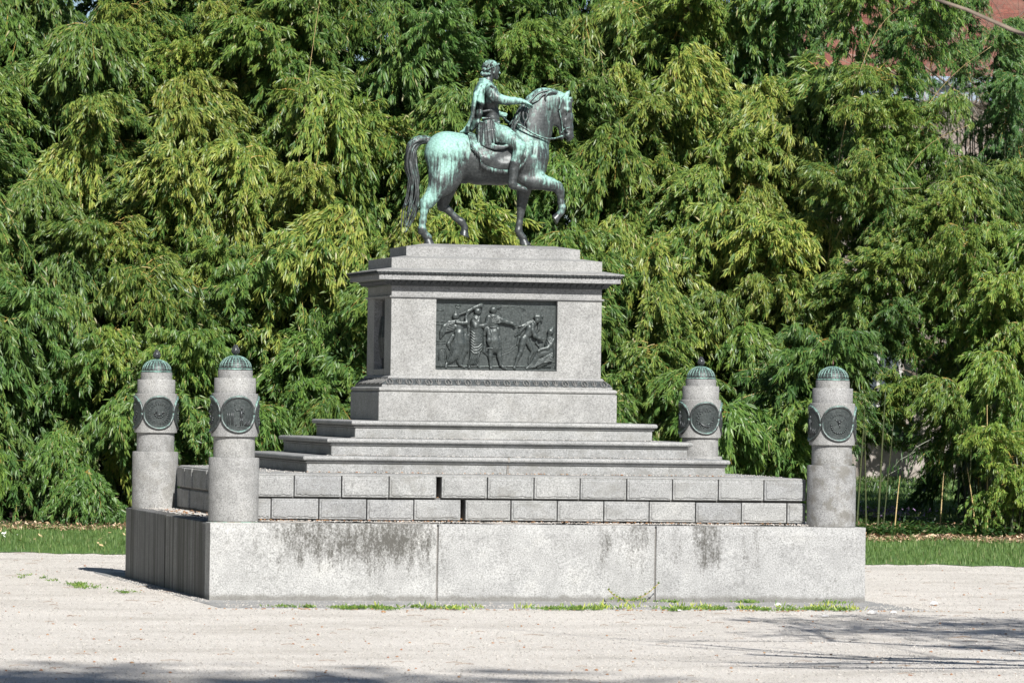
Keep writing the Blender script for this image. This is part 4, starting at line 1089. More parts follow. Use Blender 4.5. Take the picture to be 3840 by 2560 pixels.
t = NT('lawn')
g1 = t.ramp(t.noise(14, 4, .7), [(.3, (.035, .085, .018)), (.5, (.07, .15, .03)), (.7, (.13, .22, .06))])
g2 = t.ramp(t.noise(1.1, 4, .6), [(.3, (.7, .75, .7)), (.7, (1.15, 1.1, 1.0))])
t.col(t.mix(1.0, g1, g2, 'MULTIPLY')); t.set(Roughness=.9); t.bump(t.noise(40, 3), .8, .03)
LAWN = t.m
def edge(u): return 66.45 + .09 * math.sin(u * 2.3) + .07 * math.sin(u * 7.3 + 1) + .05 * math.sin(u * 19.1) + .04 * math.sin(u * 41)
us2 = list(np.linspace(-220, -12, 8)) + list(np.linspace(-11, 11, 130)) + list(np.linspace(12, 220, 8))
V = []; vv = [0, .4, 1, 2, 3, 3.6, 5, 8, 14, 24, 40, 80, 160, 400]
for q in vv:
    for u in us2:
        v = edge(u) + q; x, y, _ = G(u, v); V.append((x, y, ground_z(v) + .006 + (.012 if q else 0)))
n = len(us2); i = np.arange(n - 1)[None, :] + n * np.arange(len(vv) - 1)[:, None]
F = np.stack([i, i + 1, i + n + 1, i + n], -1).reshape(-1, 4)
tag(link('lawn', mesh_np('lawn', V, F, smooth=True), LAWN), kind='structure')
t = NT('soil'); t.col(t.ramp(t.noise(9, 5, .7), [(.35, (.035, .026, .018)), (.5, (.10, .07, .045)), (.62, (.22, .15, .09)), (.75, (.07, .10, .03))])); t.set(Roughness=.95); t.bump(t.noise(25, 3), .8, .03)
def bedge(u): return 69.75 + .14 * math.sin(u * 2.1 + .5) + .10 * math.sin(u * 5.2)
V = []; vv = [0, .3, 1, 2, 4, 7]
for q in vv:
    for u in us2:
        f = 0 if not (4.8 < u < 7.6) else 1
        v = bedge(u) + (q if not f else min(q, 2.2)); x, y, _ = G(u, v); V.append((x, y, ground_z(v) + .022 + (.01 if q else 0)))
i = np.arange(n - 1)[None, :] + n * np.arange(len(vv) - 1)[:, None]
F = np.stack([i, i + 1, i + n + 1, i + n], -1).reshape(-1, 4)
tag(link('flower_bed_soil', mesh_np('soil', V, F, smooth=True), t.m), kind='structure')


# ------------------------------------------------------------------ leaves
def norm(a): return a / (np.linalg.norm(a, axis=-1, keepdims=True) + 1e-9)


def leaf_mesh(name, P, D, L, W, tint, droop=.14, parent=None, mat=None, seed=0):
    """lance-shaped leaves: base P, direction D, length L, width W"""
    r = np.random.default_rng(seed); n = len(P); D = norm(D)
    N = norm(r.normal(size=(n, 3)) * .55 + np.array([0, -.75, .6])); Sd = norm(np.cross(D, N)); g = np.array([0, 0, -1.0])
    L = L[:, None]; W = W[:, None]; up = norm(np.cross(Sd, D))
    a = P; m1 = P + D * L * .30 + up * L * .02; m2 = P + D * L * .68 + g * L * droop * .35; tp = P + D * L + g * L * droop
    V = np.stack([a, m1 - Sd * W * .5, m1 + Sd * W * .5, m2 - Sd * W * .40, m2 + Sd * W * .40, tp], 1).reshape(-1, 3)
    k = 6 * np.arange(n)[:, None]
    T = np.concatenate([k + np.array([0, 2, 1]), k + np.array([3, 4, 5])]); Q = k + np.array([1, 2, 4, 3])
    at = {'tint': np.repeat(tint, 6), 'along': np.tile([0, .3, .3, .68, .68, 1.0], n)}
    return mesh_np(name, V, [T, Q], smooth=False, attrs=at)


def leaf_material(name, base=(.088, .186, .034), yel=(.44, .45, .10), blue=(.062, .150, .052), rough=.41, trans=.29):
    t = NT(name); oi = t.n('ShaderNodeObjectInfo'); sc = t.n('ShaderNodeSeparateColor'); t.l(oi.outputs['Color'], sc.inputs[0])
    ti = t.attr('tint').outputs['Fac']; al = t.attr('along').outputs['Fac']
    c = t.mix(sc.outputs[1], base, blue)
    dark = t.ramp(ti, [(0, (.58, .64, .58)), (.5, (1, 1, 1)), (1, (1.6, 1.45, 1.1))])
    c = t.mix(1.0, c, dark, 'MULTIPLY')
    yf = t.math('MULTIPLY', t.math('ADD', t.math('MULTIPLY', al, .75), .12), t.ramp(ti, [(.30, 0.0), (.85, 1.0)]))
    yf = t.math('MULTIPLY', yf, t.math('MULTIPLY', sc.outputs[0], 1.7), True)
    c = t.mix(yf, c, yel)
    dry = t.ramp(ti, [(.972, 0.0), (.982, 1.0)])
    c = t.mix(t.math('MULTIPLY', dry, .8), c, (.55, .46, .30))
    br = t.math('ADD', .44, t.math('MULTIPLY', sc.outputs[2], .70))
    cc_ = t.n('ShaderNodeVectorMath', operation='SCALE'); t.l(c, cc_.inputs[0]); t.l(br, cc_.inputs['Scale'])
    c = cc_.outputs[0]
    t.col(c); t.set(Roughness=rough); t.b.inputs['Specular IOR Level'].default_value = .32
    tr = t.n('ShaderNodeBsdfTranslucent'); c3 = t.mix(1.0, c, (1.5, 1.5, .7), 'MULTIPLY'); t.l(c3, tr.inputs[0])
    mx = t.n('ShaderNodeMixShader'); mx.inputs[0].default_value = trans
    t.l(t.b.outputs[0], mx.inputs[1]); t.l(tr.outputs[0], mx.inputs[2]); t.l(mx.outputs[0], t.out.inputs[0])
    return t.m


M_LEAF = leaf_material('bamboo_leaf')
M_TWIG = simple('bamboo_twig', (.38, .24, .06), .55, (6, (.24, .20, .05)))
M_CULM = simple('bamboo_culm', (.030, .048, .015), .5, (3, (.06, .065, .02)))
M_DRY = simple('dry_cane', (.42, .30, .12), .6, (5, (.55, .42, .22)))


def foliage_proto(k, nb=92, leafL=.114, leafW=.0185, spread=1.12, drop=.62, lpt=7):
    r = np.random.default_rng(100 + k)
    LP, LD, LL, LW, LT = [], [], [], [], []
    tw = MB()
    side = r.uniform(-.9, .9); hgt = (1.5, 2.1, 1.2, 1.8, 1.0, 2.3, 1.5, 1.5, 1.2, 1.8)[k]; drop *= (1, 1.7, .7, 1.3, .5, 1.9, 1.1, 1, 1.4, .7)[k]; fr = (1.25, .8, 1.4, 1.0, 1.6, .9, 1.2, 1.2, 1.0, 1.4)[k]
    # the arching top of the cane
    arch = lambda s: np.array([side * .5 * s * s, .62 - 1.35 * s + .1 * s * s, -hgt * (1 - s) ** 1.6 - .5 * drop * max(0, s - .7)])
    tw.tube([arch(s) for s in np.linspace(0, 1, 9)], [.012 * (1 - .8 * s) for s in np.linspace(0, 1, 9)], 4)
    for b in range(nb):
        s = 1 - r.random() ** 1.25 * .98; o = arch(s) + r.normal(size=3) * .05
        az = r.normal(-math.pi / 2, fr); el = r.uniform(-.35, .6)
        ln = spread * r.uniform(.35, .85) * (1.1 - .35 * s)
        d = np.array([math.cos(az) * math.cos(el), math.sin(az) * math.cos(el), math.sin(el)])
        n = 7; pts = [o + d * ln * t_ + np.array([0, 0, -1]) * ln * .85 * drop * t_ ** 2 for t_ in np.linspace(0, 1, n)]
        if b % 3: tw.tube(pts, [.0058 * (1 - .75 * i / (n - 1)) for i in range(n)], 3)
        nt = int(8 + ln * 15)
        for j in range(nt):
            f = .22 + .78 * (j + r.random()) / nt; i = min(int(f * (n - 1)), n - 2); ff = f * (n - 1) - i
            p = pts[i] * (1 - ff) + pts[i + 1] * ff + r.normal(size=3) * .018; t_ = pts[i + 1] - pts[i]; t_ = t_ / np.linalg.norm(t_)
            cnt = r.integers(lpt - 2, lpt + 2)
            out = norm(np.array([d[0], d[1], 0]) + r.normal(size=3) * .55); hang = r.uniform(.55, 1.35)
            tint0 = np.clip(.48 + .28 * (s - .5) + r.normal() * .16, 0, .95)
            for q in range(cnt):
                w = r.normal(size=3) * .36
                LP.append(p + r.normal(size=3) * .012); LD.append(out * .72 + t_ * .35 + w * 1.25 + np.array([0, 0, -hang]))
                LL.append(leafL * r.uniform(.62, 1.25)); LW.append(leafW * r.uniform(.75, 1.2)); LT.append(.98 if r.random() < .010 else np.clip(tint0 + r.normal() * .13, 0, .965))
    me = leaf_mesh('foliage_%d' % k, np.array(LP), np.array(LD), np.array(LL), np.array(LW), np.array(LT), seed=k)
    return me, tw


class Proto: pass


PROTO = []
for k in range(7):
    me, tw = foliage_proto(k)
    me.materials.append(M_LEAF); tm = bpy.data.meshes.new('branches'); tm.from_pydata(tw.v, [], tw.f); tm.materials.append(M_TWIG); tm.update()
    PROTO.append((me, tm))
FINE = []
for k in range(7, 10):
    me, tw = foliage_proto(k, nb=80, leafL=.085, leafW=.0135, spread=.9, drop=.5, lpt=7)
    me.materials.append(M_LEAF); tm = bpy.data.meshes.new('branches'); tm.from_pydata(tw.v, [], tw.f); tm.materials.append(M_TWIG); tm.update()
    FINE.append((me, tm))
cm = MB()
for dx, dy, lean in ((0, 0, .0), (.10, .06, .05), (-.09, .05, -.05), (.03, -.08, .02)):
    cm.tube([(dx + lean * z, dy + .35 * z ** 3, z) for z in np.linspace(0, 1, 9)], [.017 * (1 - .55 * z) for z in np.linspace(0, 1, 9)], 6)
CULM = bpy.data.meshes.new('culm'); CULM.from_pydata(cm.v, [], cm.f); CULM.materials.append(M_CULM); CULM.update()
cm = MB(); cm.tube([(0, .35 * z ** 3, z) for z in np.linspace(0, 1, 9)], [.014 * (1 - .55 * z) for z in np.linspace(0, 1, 9)], 6)
CULM1 = bpy.data.meshes.new('culm_single'); CULM1.from_pydata(cm.v, [], cm.f); CULM1.materials.append(M_CULM); CULM1.update()
rb_ = random.Random(21)
BAM = []


def bamboo(u, v, top, yel, blue, bright, scale=1.0, protos=PROTO, levels=1, zrot=0.0, gap=1.9, name='bamboo_plant'):
    x, y, _ = G(u, v); z0 = ground_z(v)
    p = empty(name, (x, y, z0)); p.rotation_euler = (0, 0, R(-13.25) + zrot)
    inner = 4.75 < u < 7.4
    o = bpy.data.objects.new('culm', CULM1 if inner else CULM); col.objects.link(o); o.parent = p; h = max(.3, top - z0 - 1.2 * scale); o.scale = (1, 1, h); o.location = (0, .45 * scale - .35, 0)
    if inner:      # canes rooted at either side of the gap lean over it
        du = (4.55 - u) if u < 6.1 else (7.75 - u); o.location = (du, .1, 0); o.rotation_euler = (0, math.atan2(-du, h), 0); o.scale = (1, 1, math.hypot(h, du))
    for l in range(levels):
        me, tm = protos[rb_.randrange(len(protos))]
        zt = top - z0 - l * gap * rb_.uniform(.6, 1.15)
        if zt < .9: break
        f = bpy.data.objects.new('foliage', me); col.objects.link(f); f.parent = p; f.location = (rb_.uniform(-.1, .1), .25 * l, zt); f.rotation_euler = (rb_.uniform(-.22, .22), rb_.uniform(-.38, .38), rb_.uniform(-.8, .8))
        s = scale * (rb_.uniform(.78, 1.28) if not (4.9 < u < 7.4 and top < 6.5) else .95); f.scale = (s * rb_.choice((-1, 1)), s, s * rb_.uniform(.85, 1.25)); f.color = (max(0, min(1, yel + rb_.uniform(-.12, .12))), blue, bright, 1)
        b = bpy.data.objects.new('branches', tm); col.objects.link(b); b.parent = f
    BAM.append((p, u, v, top, yel, blue)); return p


# rows of arching canes, low in front, tall behind; colours follow the patches seen in the grove
YB = [(-5.2, 8.1, 1.0, .7), (-4.9, 6.2, 1.2, .75), (-7.4, 6.2, .8, .7), (-2.6, 5.5, 1.0, .9), (-5.6, 4.7, .9, .6), (1.6, 7.6, 1.2, .5), (3.0, 7.3, 1.0, .8), (4.1, 6.0, .8, 1.0), (3.9, 5.0, .7, .8), (2.3, 4.7, .9, .6), (-.6, 4.2, .8, .7), (-5.9, 2.9, .8, .45), (4.6, 4.2, 1.0, .5), (6.5, 5.4, 1.6, .25), (-3.4, 4.8, .8, .75), (-1.6, 5.0, .7, .65), (2.0, 2.9, .9, .3), (5.2, 6.9, .8, .3)]
def yellowness(u, z):
    return .22 + sum(k * math.exp(-((u - a) ** 2 + (z - b) ** 2) / (r * r)) for a, b, r, k in YB)
rows = [(71.3, 1.75, .85), (72.0, 2.7, .95), (72.8, 3.8, 1.0), (73.6, 4.8, 1.05), (74.4, 5.8, 1.05), (75.2, 6.8, 1.1), (76.0, 7.8, 1.1), (76.8, 8.8, 1.1), (77.6, 9.7, 1.1)]
for ri, (v, top, sp) in enumerate(rows):
    u = -9.6 + rb_.uniform(0, .6)
    while u < 10.5:
        uu = u + rb_.uniform(-.25, .25); tt = top + rb_.uniform(-.65, .65); vv_ = v + rb_.uniform(-.45, .45)
        if 5.0 < uu < 7.4: vv_ = 71.5 + (vv_ - 71.0) * .33
        ok = True
        if 4.75 < uu < 7.35 and tt < (4.1 if uu < 5.8 else 4.7): ok = False
        if uu > 5.2 and tt > 9.1: ok = False
        if uu > 6.5 and tt > 8.0: ok = False
        if uu > 7.2 and tt > 7.0: ok = False
        if ok and uu > 7.0 and tt < 4.8: ok = False
        if ok:
            y_ = min(.95, yellowness(uu, tt - .6)); bl = max(0, min(.85, .45 - y_ * .5 + rb_.uniform(-.15, .25)))
            pr = FINE if uu > 5.6 else PROTO
            if 4.9 < uu < 7.4 and tt < 6.5: pr = [PROTO[4], PROTO[2]] if uu < 5.6 else [FINE[1]]
            bamboo(uu, vv_, tt, y_, bl, rb_.uniform(.35, .62), 1.0 * rb_.uniform(.9, 1.12), pr, 2 if top > 3 else 1, rb_.uniform(-.25, .25))
        u += sp * (.80 if uu < 5.4 else .62)
# the dense inside of the grove, always in the shade of the front canes
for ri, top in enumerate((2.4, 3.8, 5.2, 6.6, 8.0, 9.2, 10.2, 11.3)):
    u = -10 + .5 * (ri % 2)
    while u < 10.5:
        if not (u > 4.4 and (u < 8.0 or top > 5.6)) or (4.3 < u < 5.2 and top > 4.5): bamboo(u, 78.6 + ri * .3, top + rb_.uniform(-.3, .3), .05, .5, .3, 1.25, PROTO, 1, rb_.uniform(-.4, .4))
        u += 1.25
# bright fine-leaved clump at the right edge of the lawn
for u, v, top in [(7.55, 70.7, 2.0), (8.1, 70.9, 1.5), (8.7, 70.8, 2.1), (7.75, 71.1, 3.1), (8.4, 71.2, 3.4), (9.1, 71.2, 3.2), (8.0, 71.7, 4.4), (8.8, 71.8, 4.6), (7.45, 71.9, 4.3), (9.5, 71.6, 4.3), (8.3, 72.2, 5.4), (9.2, 72.3, 5.5), (7.3, 72.6, 5.1), (10.0, 71.4, 2.4), (7.2, 70.9, 1.3)]:
    bamboo(u, v, top, .50, 0.0, .72, .85, FINE, 2, rb_.uniform(-.5, .5), gap=.9)
for u, v, top in [(6.3, 74.5, 8.3), (6.7, 75.5, 8.9), (7.1, 74.8, 8.0), (7.5, 75.6, 7.7), (6.0, 76.2, 9.3), (7.9, 74.6, 7.6), (8.6, 75.2, 7.1), (6.9, 76.5, 9.4), (7.4, 76.3, 8.9), (7.7, 75.2, 8.2), (8.3, 76.6, 8.6), (5.7, 73.6, 5.4), (5.9, 73.9, 6.6), (8.9, 76.5, 8.3), (8.0, 76.2, 8.1), (6.5, 76.8, 9.7), (8.9, 75.8, 7.6), (8.3, 75.6, 7.5), (9.4, 75.4, 7.0)]:
    bamboo(u, v, top, .15, .75, .62, .72, FINE, 1, rb_.uniform(-.5, .5))
for u, v, top in [(5.30, 71.6, 3.3), (5.15, 71.4, 2.4), (5.55, 72.3, 3.9)]:
    bamboo(u, v, top, .15, .5, .42, .75, FINE, 1, rb_.uniform(-.4, .4))

# words that place each plant against the monument
def where(u):
    L = [(-7.0, 'at the left picture edge'), (-5.9, 'left of the leftmost pillar'), (-4.9, 'behind the leftmost pillar'), (-3.9, 'behind the nearest left pillar'), (-2.7, 'right of the nearest left pillar'), (-1.5, 'left of the pedestal'), (-.6, "behind the horse's tail"), (.4, "behind the rider"), (1.3, "behind the horse's head"),
         (2.2, 'just right of the pedestal'), (3.1, "behind the steps' right end"), (4.2, 'left of the rightmost pillar'), (5.2, 'behind the rightmost pillar'), (6.2, 'right of the rightmost pillar'), (7.2, 'above the gap'), (8.2, 'right of the gap')]
    for a, w in L:
        if u < a: return w
    return 'at the right picture edge'
def height_word(t):
    for a, w in [(2.0, 'knee-high'), (3.1, 'low'), (4.2, 'shoulder-high'), (5.3, 'mid-height'), (6.4, 'tall'), (7.5, 'very tall'), (8.6, 'towering')]:
        if t < a: return w
    return 'topmost'
seen = {}
for p, u, v, top, y_, b_ in BAM:
    c = 'yellow-tipped' if y_ > .62 else ('yellow-green' if y_ > .40 else ('blue-green' if b_ > .42 else 'fresh green'))
    deep = ', deep inside' if v > 78.3 else ''
    lab = '%s %s bamboo %s%s' % (height_word(top), c, where(u), deep)
    tag(p, lab, 'bamboo', 'bamboo plants of the grove behind the monument')
    seen.setdefault(lab, []).append((p, u, top))
for lab, L in seen.items():
    if len(L) == 2:
        (a, ua, ta), (b, ub, tb) = L
        if abs(ua - ub) > abs(ta - tb) * .5: w = ('left', 'right') if ua < ub else ('right', 'left'); s = ', the %s of two'
        else: w = ('lower', 'higher') if ta < tb else ('higher', 'lower'); s = ', the %s of two'
        a['label'] = lab + s % w[0]; b['label'] = lab + s % w[1]
    elif len(L) > 2:
        L.sort(key=lambda q: q[1])
        o = ['leftmost', 'second from left', 'third from left', 'fourth from left', 'fifth from left', 'sixth from left']
        for i, (p, u, t_) in enumerate(L): p['label'] = lab + ', ' + (o[i] if i < len(L) - 1 else 'rightmost') + ' of %d' % len(L)

# long bare canes leaning through the leaves, and thin stems standing in the gap
def cane(pts, rad, mat, label, name='bamboo_cane'):
    P = [Vector(G(u, v, z)) for u, v, z in pts]; C = []
    for a in range(len(P) - 1):
        p0 = P[max(a - 1, 0)]; p1 = P[a]; p2 = P[a + 1]; p3 = P[min(a + 2, len(P) - 1)]
        for t in (0, .2, .4, .6, .8): C.append(.5 * ((2 * p1) + (p2 - p0) * t + (2 * p0 - 5 * p1 + 4 * p2 - p3) * t * t + (3 * p1 - p0 - 3 * p2 + p3) * t ** 3))
    C.append(P[-1]); m = MB(); N = len(C) - 1
    base_ = C[0].copy()
    m.tube([c - base_ for c in C], [rad * (1 - .7 * i / N) for i in range(N + 1)], 6)
    # nodes of the cane
    for i in range(2, N, 3): m.tube([C[i] - base_ - (C[i] - C[i - 1]).normalized() * .006, C[i] - base_ + (C[i] - C[i - 1]).normalized() * .006], rad * (1.35 - .9 * i / N), 6)
    o = m.build(name, mat, None, smooth=True, loc=base_); tag(o, label, 'bamboo cane', 'bare bamboo canes standing out of the leaves'); return o
gz = ground_z(71.5)
cane([(5.0, 73.5, gz), (5.2, 73.4, 3.5), (5.7, 73.2, 5.7), (6.6, 72.6, 7.2), (7.3, 72.0, 7.8)], .009, M_DRY, 'long yellow cane arching up to the right above the rightmost pillar')
cane([(4.9, 73.4, gz), (5.1, 73.3, 3.2), (5.6, 73.0, 5.0), (6.3, 72.5, 6.2), (7.0, 72.0, 6.6)], .008, M_DRY, 'yellow cane arching right below the long one above the rightmost pillar')
cane([(4.8, 73.5, gz), (4.9, 73.3, 4.0), (5.1, 73.0, 6.4), (5.5, 72.5, 7.9), (5.9, 72.2, 8.4)], .008, M_DRY, 'steep yellow cane rising to the top edge right of the rider')
cane([(4.7, 73.6, gz), (4.8, 73.4, 3.6), (5.0, 73.0, 4.8), (5.5, 72.3, 5.5), (6.2, 71.7, 5.6)], .0075, M_DRY, 'yellow cane bending flat to the right over the stained pillar')
cane([(-3.6, 75.5, gz), (-3.5, 74.8, 5.0), (-3.3, 74.2, 7.2), (-3.0, 73.6, 9.2)], .008, M_DRY, 'pale cane standing up between nearest left pillar and rider, upper left')
for i, (u, v, z, l, rad) in enumerate([(5.25, 71.0, 2.1, .12, .020), (5.42, 71.2, 1.9, -.05, .016), (5.56, 70.9, 2.2, .10, .022), (5.68, 71.4, 1.7, .15, .013), (5.05, 71.2, 1.9, -.06, .018)]):
    cane([(u, v, gz - .05), (u + l * .5, v, gz + z * .5), (u + l, v, gz + z)], rad, M_CULM, ['dark green culm just right of the rightmost pillar, the second one', 'thin dark culm leaning left in the gap beside the rightmost pillar', 'thickest dark culm in the gap beside the rightmost pillar', 'thinnest dark culm in the gap beside the rightmost pillar', 'dark culm half hidden by the rightmost pillar'][i])
for i, (u, v, z, l, mat) in enumerate([(7.05, 70.7, 1.05, -.16, M_DRY), (7.22, 70.8, 2.0, -.03, M_DRY), (6.98, 71.3, 1.5, .03, M_CULM), (6.6, 71.9, .95, .05, M_DRY), (5.85, 71.3, .9, .08, M_DRY)]):
    cane([(u, v, gz - .05), (u + l * .5, v, gz + z * .55), (u + l, v, gz + z)], .012, mat, ['short dry straw-coloured stalk leaning left at the right side of the gap', 'tall yellow stalk standing straight at the right side of the gap', 'thin green stalk behind the straw-coloured one in the gap', 'pale dry stalk in the middle of the gap, far lawn behind', 'short pale stalk beside the dark culms in the gap'][i])
# a few stray dark leaf sprays hanging in the gap
r = np.random.default_rng(5); P, D = [], []
for cx_, cz_ in ((5.95, 1.35), (6.15, 1.5), (5.75, 1.1)):
    for i in range(26):
        x, y, _ = G(cx_ + r.normal() * .16, 71.4 + r.normal() * .1); P.append((x, y, cz_ + r.normal() * .09)); D.append((r.normal() * .5, r.normal() * .4, -1))
P = np.array(P); c0 = P.mean(0)
ls = empty('leaf_spray', tuple(c0)); m = MB()
for a in (0, 26, 52): m.tube([P[a:a + 26].mean(0) - c0 + np.array([.25, 0, .25]), P[a:a + 26].mean(0) - c0 + np.array([0, 0, .12]), P[a:a + 26].mean(0) - c0 + np.array([-.1, 0, 0])], .006, 5)
m.build('stem', M_CULM, ls)
o = link('leaves', leaf_mesh('leaf_spray', P - c0, np.array(D), r.uniform(.09, .17, len(P)), r.uniform(.013, .022, len(P)), r.uniform(0, .5, len(P))), M_LEAF, ls); o.color = (0, .5, .2, 1)
tag(ls, 'dark leafy bamboo twigs hanging in the gap right of the rightmost pillar', 'bamboo twig')

# ------------------------------------------------------------------ grass, ground cover and litter
t = NT('grass_blade'); t.col(t.ramp(t.attr('tint').outputs['Fac'], [(0, (.05, .09, .02)), (.5, (.11, .19, .045)), (.8, (.19, .26, .08)), (1, (.38, .33, .18))])); t.set(Roughness=.6)
tr = t.n('ShaderNodeBsdfTranslucent'); tr.inputs[0].default_value = (.12, .24, .04, 1); mx = t.n('ShaderNodeMixShader'); mx.inputs[0].default_value = .3
t.l(t.b.outputs[0], mx.inputs[1]); t.l(tr.outputs[0], mx.inputs[2]); t.l(mx.outputs[0], t.out.inputs[0]); M_GRASS = t.m
def blades(name, uv, zf, h0, h1, w, seed, lean=.5):
    r = np.random.default_rng(seed); n = len(uv); B = np.array([G(a, b) for a, b in uv]); B[:, 2] = [zf(a, b) for a, b in uv]
    h = r.uniform(h0, h1, n); az = r.uniform(0, 6.28, n); le = np.abs(r.normal(0, lean, n)) * h; s = np.stack([-np.sin(az), np.cos(az), np.zeros(n)], 1) * (w * r.uniform(.6, 1.3, n))[:, None]
    d = np.stack([np.cos(az) * le, np.sin(az) * le, h], 1); m1 = B + d * .5 + np.stack([np.zeros(n), np.zeros(n), h * .12], 1)
    V = np.stack([B - s, B + s, m1 + s * .7, m1 - s * .7, B + d], 1).reshape(-1, 3); k = 5 * np.arange(n)[:, None]
    return mesh_np(name, V, [k + np.array([0, 1, 2, 3]), k + np.array([3, 2, 4])], attrs={'tint': np.repeat(np.clip(r.normal(.45, .22, n), 0, 1), 5)})
r = np.random.default_rng(31)
N_ = 62000; uu = r.uniform(-9.2, 9.4, N_); vv_ = np.array([edge(a) for a in uu]) - .03 - np.where(r.random(N_) < .02, np.abs(r.normal(0, .3, N_)), 0) + r.uniform(0, 1, N_) ** .9 * 3.45
tag(link('grass', blades('grass', np.stack([uu, vv_], 1), lambda a, b: ground_z(b), .025, .12, .0045, 3), M_GRASS), 'strip of short green grass between gravel and bamboo', 'grass', kind='stuff')
# far lawn tufts
N_ = 26000; uu = r.uniform(4.6, 11.5, N_); vv_ = r.uniform(73, 100, N_)
tag(link('far_grass', blades('far_grass', np.stack([uu, vv_], 1), lambda a, b: ground_z(b), .04, .10, .012, 8), M_GRASS), 'sunny lawn beyond the gap in the bamboo', 'grass', kind='stuff')
# litter and ivy along the foot of the grove
def flat_leaves(name, uvz, s0, s1, mat, label, cat, seed, ptilt=.5):
    r = np.random.default_rng(seed); n = len(uvz); B = np.array([G(a, b, c) for a, b, c in uvz]); az = r.uniform(0, 6.28, n); s = r.uniform(s0, s1, n)[:, None]
    e1 = np.stack([np.cos(az), np.sin(az), r.normal(0, ptilt, n)], 1); e2 = np.stack([-np.sin(az), np.cos(az), r.normal(0, ptilt, n)], 1)
    V = np.stack([B - e1 * s, B - e2 * s * .45, B + e1 * s, B + e2 * s * .45, ], 1).reshape(-1, 3)
    me = mesh_np(name, V, 4 * np.arange(n)[:, None] + np.arange(4), attrs={'tint': np.repeat(r.uniform(0, 1, n), 4), 'along': np.tile([0, .5, 1, .5], n)})
    o = link(name, me, mat); tag(o, label, cat, kind='stuff'); return o
M_LIT = NT('litter'); M_LIT.col(M_LIT.ramp(M_LIT.attr('tint').outputs['Fac'], [(0, (.16, .09, .05)), (.5, (.36, .23, .13)), (1, (.58, .46, .32))])); M_LIT.set(Roughness=.85); M_LIT = M_LIT.m
N_ = 9000; uu = r.uniform(-9.5, 10, N_); vv_ = np.array([bedge(a) for a in uu]) - .25 + np.abs(r.normal(0, .55, N_))
flat_leaves('leaf_litter', [(a, b, ground_z(b) + .03 + .03 * r.random()) for a, b in zip(uu, vv_)], .018, .045, M_LIT, 'pale brown fallen leaves along the foot of the bamboo', 'leaves', 1)
N_ = 2600; uu = np.concatenate([r.uniform(7.6, 9.6, 1800), r.uniform(5.5, 7.5, 800)]); vv_ = np.concatenate([r.uniform(70.2, 71.0, 1800), r.uniform(71.5, 74, 800)])
flat_leaves('leaf_heap', [(a, b, ground_z(b) + .03 + (r.random() * .42 * math.exp(-((a - 8.75) / .55) ** 2) if a > 7.6 else .03)) for a, b in zip(uu, vv_)], .03, .07, M_LIT, 'heap of dry brown leaves under the fine bamboo at right', 'leaves', 2)
N_ = 9000; uu = np.concatenate([r.uniform(4.2, 7.6, 6500), r.uniform(-9, 9, 2500)]); vv_ = np.array([bedge(a) for a in uu]) + np.where(uu > 4.2, .75, .1) + np.abs(r.normal(.1, .8, N_))
o = flat_leaves('ivy', [(a, b, ground_z(b) + .03 + abs(r.normal()) * (.06 if a > 4.2 else .05)) for a, b in zip(uu, vv_)], .022, .05, M_LEAF, 'low ivy and seedlings at the foot of the bamboo', 'ivy', 3); o.color = (.1, .8, .15, 1)
N_ = 300; uu = r.normal(6.1, .35, N_); vv_ = r.normal(76.5, 1.0, N_)
flat_leaves('violet_flowers', [(a, b, ground_z(b) + .14) for a, b in zip(uu, vv_)], .02, .035, simple('violet', (.42, .28, .50), .7), 'patch of violet flowers on the lawn seen through the gap', 'flowers', 4)
N_ = 240; uu = np.concatenate([r.uniform(4.8, 8, 200), r.normal(-7.6, .25, 40)]); vv_ = np.concatenate([r.uniform(73, 95, 200), r.uniform(67.4, 68.4, 40)])
flat_leaves('daisies', [(a, b, ground_z(b) + .13) for a, b in zip(uu, vv_)], .014, .03, simple('daisy', (.8, .8, .74), .7), 'white daisies dotted over the lawn', 'flowers', 5)
N_ = 26; uu = r.uniform(-9, -5, N_); vv_ = r.uniform(66.7, 68.6, N_)
flat_leaves('dropped_leaves', [(a, b, ground_z(b) + .09) for a, b in zip(uu, vv_)], .02, .06, M_STRAW, 'long straw-coloured bamboo leaves dropped on the left grass strip', 'leaves', 6)

# gravel path litter: twigs, brown bits, small stones
def on_path(n, seed, u0=-4.9, u1=5.6, v0=35, v1=66.3):
    r = np.random.default_rng(seed); out = []
    while len(out) < n:
        v = r.uniform(v0, v1); u = r.uniform(-1, 1) * v * .118; x, y, _ = G(u, v)
        if abs(x) < 4.05 and -5.05 < y < 3.35: continue
        out.append((x, y, .004))
    return out
tag(pebbles('path_pebbles', on_path(16000, 51), M_PEB, .006, .013, seed=6), 'coarser pale stones scattered over the gravel', 'gravel', kind='stuff')
tag(pebbles('grey_pebbles', on_path(6000, 55), simple('grey_pebble', (.29, .275, .25), .85), .005, .011, seed=8), 'grey stones mixed in the gravel', 'gravel', kind='stuff')
tag(pebbles('brown_litter', on_path(330, 52) + [(x, y, .004) for x, y in zip(np.random.default_rng(9).uniform(-4.2, 4.2, 170), np.random.default_rng(10).normal(-5.16, .07, 170))], M_DEAD, .008, .022, seed=7, flat=.5), 'brown bits of bark and cones lying on the gravel', 'litter', kind='stuff')
m = MB(); rr_ = random.Random(8)
for x, y, z in on_path(170, 53) :
    a = rr_.uniform(-.5, .5); L = rr_.uniform(.04, .20); c, s = math.cos(a), math.sin(a)
    m.tube([(x, y, .008), (x + L * .5 * c, y + L * .5 * s + rr_.uniform(-.02, .02), .016), (x + L * c, y + L * s, .008)], .0026, 4)
